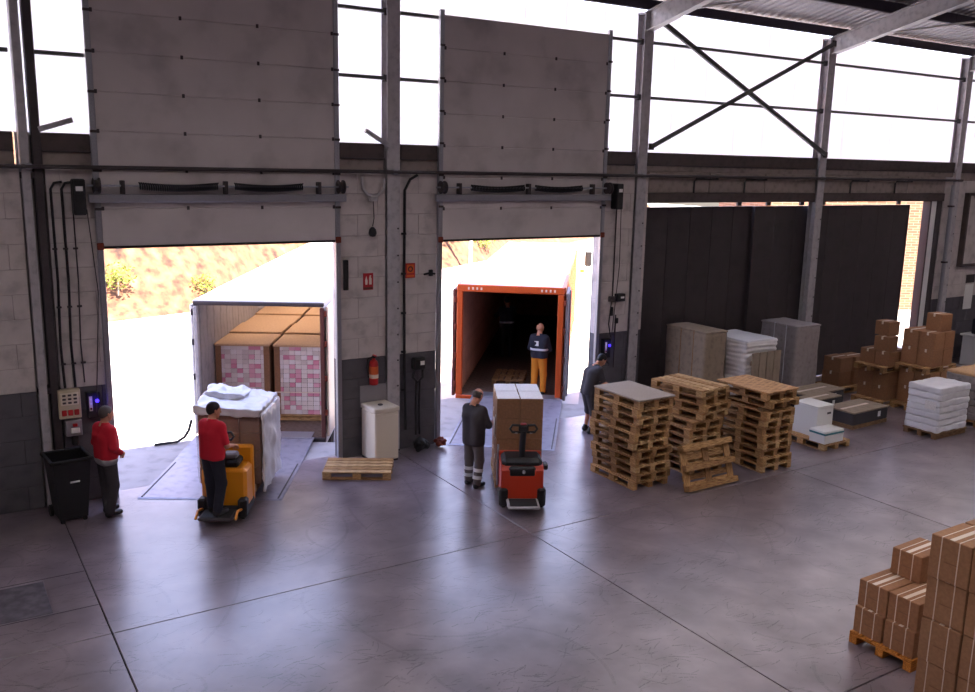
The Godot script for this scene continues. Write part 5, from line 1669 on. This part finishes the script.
# pose: joints in the person's own frame, facing +z, feet on y = 0; the person's left is +x
func person(label: String, at: Vector3, turn: float, pose: Dictionary, look: Dictionary) -> void:
	var o := thing("person", label, "person", at, turn)
	var hip: Vector3 = pose.get("hip", Vector3(0, 0.92, 0))
	var chest: Vector3 = pose.get("chest", Vector3(0, 1.30, 0.0))
	var neck: Vector3 = pose.get("neck", Vector3(0, 1.46, 0.01))
	var head: Vector3 = pose.get("head", Vector3(0, 1.61, 0.04))
	var tilt: float = pose.get("tilt", 0.15)          # head bowed forward
	var aside: float = pose.get("aside", 0.0)         # head turned, towards the person's left
	var kn: Array = pose.get("knees", [Vector3(0.11, 0.49, 0.03), Vector3(-0.11, 0.49, 0.03)])
	var an: Array = pose.get("ankles", [Vector3(0.12, 0.08, -0.02), Vector3(-0.12, 0.08, -0.02)])
	var el: Array = pose.elbows
	var wr: Array = pose.wrists
	var belly: float = pose.get("belly", 0.0)
	var sh := [neck + Vector3(0.17, -0.07, -0.01), neck + Vector3(-0.17, -0.07, -0.01)]
	var lo := Vector3(-0.55, -0.02, -0.5)
	var hi := Vector3(0.55, 1.80, 0.75)
	# --- one continuous body
	var body := newst()
	body.set_smooth_group(0)
	var f := Field.new(lo, hi, 0.016)
	trunk(f, hip, chest, neck, 0.0, belly)
	f.cap(neck - Vector3(0, 0.05, 0.01), head - Vector3(0, 0.04, 0.02), 0.055, 0.052, 0.03)
	for s in 2:
		f.cap(hip + Vector3(0.09 if s == 0 else -0.09, -0.03, 0), kn[s], 0.085, 0.058)
		f.cap(kn[s], an[s], 0.055, 0.038)
		f.cap(an[s] + Vector3(0, -0.035, 0), an[s] + Vector3(0.02 if s == 0 else -0.02, -0.045, 0.15), 0.035, 0.03)
		f.cap(sh[s], el[s], 0.05, 0.040)
		f.cap(el[s], wr[s], 0.040, 0.028)
	f.mesh(body)
	# head on a finer grid
	var hb := Basis(Vector3.UP, aside) * Basis(Vector3.RIGHT, tilt)
	var hf := Field.new(Vector3(-0.13, -0.20, -0.15), Vector3(0.13, 0.16, 0.16), 0.006)
	hf.cap(Vector3(0, 0.03, -0.015), Vector3(0, 0.03, 0.01), 0.085, 0.085, 0.03, Vector3(0.9, 1.18, 1.05))
	hf.cap(Vector3(0, -0.03, 0.04), Vector3(0, -0.075, 0.055), 0.055, 0.038, 0.04)
	hf.cap(Vector3(0, 0.01, 0.095), Vector3(0, -0.025, 0.112), 0.012, 0.016, 0.02)
	hf.cap(Vector3(-0.03, 0.022, 0.082), Vector3(0.03, 0.022, 0.082), 0.014, 0.014, 0.02)
	hf.cap(Vector3(-0.022, -0.052, 0.088), Vector3(0.022, -0.052, 0.088), 0.011, 0.011, 0.012)
	hf.cap(Vector3(0, -0.09, -0.02), Vector3(0, -0.18, -0.05), 0.052, 0.055, 0.04)
	for s in [-1.0, 1.0]:
		hf.cap(Vector3(s * 0.083, 0.015, -0.012), Vector3(s * 0.086, -0.02, -0.005), 0.016, 0.012, 0.01, Vector3(0.6, 1.3, 1.0))
	var hst := newst()
	hst.set_smooth_group(0)
	hf.mesh(hst)
	body.append_from(hst.commit(), 0, Transform3D(hb, head))
	# hands with five fingers, curled on what they hold
	for s in 2:
		var dir: Vector3 = pose.get("hands", [wr[0] - el[0], wr[1] - el[1]])[s]
		dir = dir.normalized()
		var palm: Vector3 = pose.get("palms", [Vector3.DOWN, Vector3.DOWN])[s]
		palm = (palm - dir * palm.dot(dir)).normalized()
		var side := dir.cross(palm) * (1.0 if s == 0 else -1.0)     # towards the thumb
		var hd := Field.new(Vector3(-0.09, -0.10, -0.04), Vector3(0.09, 0.07, 0.22), 0.006)
		hd.cap(Vector3(-0.022, 0, 0.02), Vector3(-0.026, 0, 0.075), 0.019, 0.016, 0.02)
		hd.cap(Vector3(0.022, 0, 0.02), Vector3(0.024, 0, 0.075), 0.020, 0.017, 0.02)
		hd.cap(Vector3(0, 0, -0.02), Vector3(0, 0, 0.03), 0.027, 0.022, 0.02, Vector3(1.1, 0.8, 1))
		var lens := [0.060, 0.072, 0.078, 0.070]
		for k in 4:
			var x := -0.036 + k * 0.024
			var q0 := Vector3(x, 0, 0.08)
			var q1 := q0 + Vector3(0, -0.012, lens[k] * 0.45)
			var q2 := q1 + Vector3(0, -0.028, lens[k] * 0.22)
			var q3 := q2 + Vector3(0, -0.022, -0.004)
			hd.cap(q0, q1, 0.0095, 0.009, 0.006)
			hd.cap(q1, q2, 0.009, 0.0085, 0.006)
			hd.cap(q2, q3, 0.0085, 0.008, 0.006)
		hd.cap(Vector3(0.03, -0.004, 0.02), Vector3(0.058, -0.02, 0.055), 0.013, 0.0105, 0.012)
		hd.cap(Vector3(0.058, -0.02, 0.055), Vector3(0.054, -0.036, 0.082), 0.010, 0.009, 0.006)
		var st := newst()
		st.set_smooth_group(0)
		hd.mesh(st)
		body.append_from(st.commit(), 0, Transform3D(Basis(side, -palm, dir), wr[s]))
	add(o, "body", finish(body), look.get("skin", M.skin))
	# --- clothing over it
	f = Field.new(lo, hi, 0.016)
	trunk(f, hip + Vector3(0, look.get("hem", -0.06) + 0.06, 0), chest, neck, 0.028, belly)
	var sl: float = look.get("sleeve", 1.0)
	for s in 2:
		f.cap(sh[s], el[s] if sl >= 0.5 else sh[s].lerp(el[s], sl * 2.0), 0.070, 0.058)
		if sl > 0.5:
			f.cap(el[s], el[s].lerp(wr[s], (sl - 0.5) * 2.0 * 0.92), 0.057, 0.044)
	f.cut(hip + Vector3(0, look.get("hem", -0.06), 0), Vector3.DOWN)
	f.cut(neck + Vector3(0, 0.035, 0), Vector3(0, 1, 0.2).normalized())
	var st2 := newst()
	st2.set_smooth_group(0)
	f.mesh(st2)
	var top := add(o, "top", finish(st2), look.top)
	f = Field.new(lo, hi, 0.016)
	var leg: float = look.get("leg", 1.0)
	f.cap(hip + Vector3(0.07, 0.03, 0), hip + Vector3(-0.07, 0.03, 0), 0.125, 0.125, 0.04, Vector3(1.0, 1.0, 0.95))
	for s in 2:
		var hj: Vector3 = hip + Vector3(0.085 if s == 0 else -0.085, -0.02, 0)
		f.cap(hj, kn[s], 0.108, 0.084)
		f.cap(kn[s], kn[s].lerp(an[s], leg * 0.97), 0.082, 0.070 if leg > 0.5 else 0.085)
	f.cut(hip + Vector3(0, 0.10, 0), Vector3.UP)
	st2 = newst()
	st2.set_smooth_group(0)
	f.mesh(st2)
	var tr := add(o, "trousers" if leg > 0.5 else "shorts", finish(st2), look.legs)
	if look.has("under_hem"):
		f = Field.new(Vector3(-0.3, hip.y - 0.2, -0.3), Vector3(0.3, hip.y + 0.2, 0.3), 0.014)
		f.cap(hip + Vector3(0.075, 0.0, 0), hip + Vector3(-0.075, 0.0, 0), 0.137, 0.137, 0.04, Vector3(1, 1, 0.98))
		f.cut(hip + Vector3(0, 0.02, 0), Vector3.UP)
		f.cut(hip + Vector3(0, -0.11, 0), Vector3.DOWN)
		st2 = newst()
		st2.set_smooth_group(0)
		f.mesh(st2)
		add(o, "shirt_hem", finish(st2), look.under_hem)
	for s in 2:
		f = Field.new(an[s] + Vector3(-0.12, -0.12, -0.14), an[s] + Vector3(0.12, 0.14, 0.26), 0.012)
		f.cap(an[s] + Vector3(0, 0.03, -0.005), an[s] + Vector3(0, -0.03, -0.02), 0.05, 0.05, 0.02)
		f.cap(an[s] + Vector3(0, -0.03, -0.03), an[s] + Vector3(0.02 if s == 0 else -0.02, -0.034, 0.16), 0.046, 0.040, 0.03, Vector3(1.05, 1, 1))
		f.cut(an[s] + Vector3(0, -0.078, 0), Vector3.DOWN)
		st2 = newst()
		st2.set_smooth_group(0)
		f.mesh(st2)
		add(o, "shoe", finish(st2), look.get("shoes", M.shoe))
		for y in look.get("leg_bands", []):
			var p: Vector3 = kn[s].lerp(an[s], y)
			add(tr, "reflective_band", lathe([[0.080, -0.03], [0.087, -0.027], [0.086, 0.027], [0.080, 0.03]], 18), M.reflective, p, align(kn[s] - an[s]))
	if look.has("back_band"):
		var bz: Vector3 = look.back_band
		f = Field.new(bz + Vector3(-0.3, -0.06, -0.3), bz + Vector3(0.3, 0.06, 0.3), 0.012)
		trunk(f, hip, chest, neck, 0.036, belly)
		f.cut(bz + Vector3(0, 0.026, 0), Vector3.UP)
		f.cut(bz + Vector3(0, -0.026, 0), Vector3.DOWN)
		st2 = newst()
		st2.set_smooth_group(0)
		f.mesh(st2)
		add(top, "reflective_band", finish(st2), M.reflective)
	if look.has("back_print"):
		add(top, "back_print", puff(Vector3(0.11, 0.12, 0.03), 0.013, 0.004, 3.0, 2, 8), M.white, look.back_print)
	# --- hair or cap
	hf = Field.new(Vector3(-0.13, -0.14, -0.16), Vector3(0.13, 0.17, 0.20), 0.007)
	hf.cap(Vector3(0, 0.035, -0.022), Vector3(0, 0.035, 0.0), 0.092, 0.090, 0.03, Vector3(0.92, 1.18, 1.05))
	if look.get("bald", false):
		hf.cut(Vector3(0, 0.065, 0), Vector3.UP)
		hf.cut(Vector3(0, -0.045, 0), Vector3.DOWN)
		hf.cut(Vector3(0, 0, 0.03), Vector3.BACK)
	else:
		hf.cut(Vector3(0, -0.035, -0.05), Vector3(0, -0.75, 0.66).normalized())
	if look.get("cap", false):
		hf.cap(Vector3(0, 0.05, 0.08), Vector3(0, 0.04, 0.15), 0.055, 0.05, 0.02, Vector3(1.2, 0.22, 1.0))
	st2 = newst()
	st2.set_smooth_group(0)
	hf.mesh(st2)
	add(o, "cap" if look.get("cap", false) else "hair", finish(st2), look.hair, head, hb)
	# eyes
	var est := newst()
	for s in [-1.0, 1.0]:
		box(est, Vector3(s * 0.032, 0.006, 0.088), Vector3(0.022, 0.010, 0.012), 0.004)
	add(o, "eyes", est.commit(), M.hair_dark, head, hb)


func align(v: Vector3) -> Basis:
	var y := v.normalized()
	var x := y.cross(Vector3.BACK).normalized()
	return Basis(x, y, x.cross(y))


func trunk(f: Field, hip: Vector3, chest: Vector3, neck: Vector3, grow: float, belly: float) -> void:
	for s in [-1.0, 1.0]:
		f.cap(hip + Vector3(s * 0.075, 0.0, 0), chest + Vector3(s * 0.085, -0.02, 0.0), 0.108 + grow, 0.108 + grow, 0.05)
		f.cap(chest + Vector3(s * 0.085, -0.02, 0), neck + Vector3(s * 0.12, -0.09, -0.005), 0.108 + grow, 0.068 + grow, 0.05)
	f.cap(neck + Vector3(0.15, -0.075, -0.01), neck + Vector3(-0.15, -0.075, -0.01), 0.058 + grow, 0.058 + grow, 0.05)
	f.cap(neck + Vector3(0, -0.08, -0.02), neck + Vector3(0, 0.01, -0.005), 0.075 + grow * 0.6, 0.056 + grow * 0.6, 0.04)
	if belly > 0.0:
		f.cap(hip + Vector3(0, 0.08, belly * 0.6), chest + Vector3(0, -0.12, belly * 0.6), 0.12 + grow, 0.12 + grow, 0.06)


func build_people() -> void:
	# man in red by the bin, side on, facing the first door
	person("man in a red jacket standing beside the black bin, facing the open door", Vector3(2.20, 0, -14.42), deg_to_rad(112), {
		"elbows": [Vector3(0.25, 1.14, -0.02), Vector3(-0.25, 1.14, -0.02)], "wrists": [Vector3(0.17, 0.99, 0.15), Vector3(-0.17, 1.0, 0.15)], "palms": [Vector3(-1, -0.3, 0), Vector3(1, -0.3, 0)],
		"belly": 0.10, "tilt": 0.12, "ankles": [Vector3(0.09, 0.08, 0.03), Vector3(-0.11, 0.08, -0.06)],
	}, {"top": M.red_cloth, "legs": M.dark_cloth, "hair": M.hair_grey, "under_hem": M.light_grey_cloth, "hem": -0.01})
	# rider on the yellow truck
	var th := deg_to_rad(31.0)
	var step := Vector3(3.86, 0.186, -13.58) - Vector3(sin(th), 0, -cos(th)) * 0.50 - Vector3(cos(th), 0, sin(th)) * 0.10
	person("man in a red tee shirt riding the step of the yellow pallet truck", step, deg_to_rad(120), {
		"elbows": [Vector3(0.24, 1.12, 0.10), Vector3(-0.24, 1.10, 0.04)], "wrists": [Vector3(0.20, 1.02, 0.32), Vector3(-0.12, 1.02, 0.30)],
		"tilt": 0.10, "aside": -0.35, "hip": Vector3(0, 0.93, -0.02), "ankles": [Vector3(0.10, 0.08, 0.04), Vector3(-0.11, 0.08, -0.07)],
	}, {"top": M.red_cloth, "legs": M.navy, "hair": M.hair_dark, "sleeve": 0.40, "hem": -0.05})
	# man checking the carton load
	person("man in a dark jacket and banded trousers checking the brown carton load", Vector3(7.84, 0, -12.74), deg_to_rad(112), {
		"elbows": [Vector3(0.22, 1.12, 0.12), Vector3(-0.24, 1.12, 0.10)], "wrists": [Vector3(0.12, 1.16, 0.36), Vector3(-0.10, 1.06, 0.34)], "palms": [Vector3(-0.3, -1, 0), Vector3(0, 1, 0)],
		"tilt": 0.55, "head": Vector3(0, 1.60, 0.09), "neck": Vector3(0, 1.45, 0.03), "ankles": [Vector3(0.12, 0.08, 0.03), Vector3(-0.12, 0.08, -0.05)],
	}, {"top": M.dark_cloth, "legs": M.grey_cloth, "hair": M.hair_grey, "hem": -0.16, "leg_bands": [0.42, 0.72], "bald": true})
	# two men in the orange container
	th = deg_to_rad(39.0)
	var rc := Vector3(12.62, 0, -16.63)
	var e := Vector3(cos(th), 0, sin(th))
	var a := Vector3(sin(th), 0, -cos(th))
	person("bald man in a navy top and orange trousers at the container mouth", rc + e * -0.55 + a * 0.42 + Vector3(0, 0.062, 0), deg_to_rad(180 - 39 - 14), {
		"elbows": [Vector3(0.26, 1.12, 0.05), Vector3(-0.24, 1.12, 0.06)], "wrists": [Vector3(0.16, 1.02, 0.24), Vector3(-0.14, 1.02, 0.26)], "palms": [Vector3(-1, 0, 0), Vector3(1, 0, 0)],
		"tilt": 0.4, "head": Vector3(0.02, 1.60, 0.08),
	}, {"top": M.navy, "legs": M.orange_cloth, "hair": M.skin, "bald": true, "back_band": Vector3(0, 1.12, 0), "back_print": Vector3(0.04, 1.27, -0.128), "hem": -0.02})
	person("man in black with a pale waist band deep inside the dark container", rc + e * -1.75 + a * 4.6 + Vector3(0, 0.062, 0), deg_to_rad(180 - 39 + 20), {
		"elbows": [Vector3(0.30, 1.20, 0.05), Vector3(-0.28, 1.20, 0.06)], "wrists": [Vector3(0.24, 1.2, 0.26), Vector3(-0.2, 1.2, 0.28)], "tilt": 0.3,
	}, {"top": M.navy, "legs": M.black, "hair": M.hair_dark, "back_band": Vector3(0, 1.02, 0), "hem": -0.10})
	# man in shorts at the door control
	person("man in a dark tee shirt, shorts and black cap bending at the second door", Vector3(11.68, 0, -14.35), deg_to_rad(78), {
		"hip": Vector3(0, 0.92, -0.06), "chest": Vector3(0, 1.28, 0.02), "neck": Vector3(0, 1.43, 0.11), "head": Vector3(0, 1.54, 0.22), "tilt": 0.65,
		"elbows": [Vector3(0.24, 1.12, 0.20), Vector3(-0.24, 1.10, 0.18)], "wrists": [Vector3(0.14, 1.02, 0.40), Vector3(-0.12, 1.02, 0.40)],
	}, {"top": M.dark_cloth, "legs": M.dark_cloth, "hair": M.black, "cap": true, "sleeve": 0.4, "leg": 0.12, "hem": -0.08})
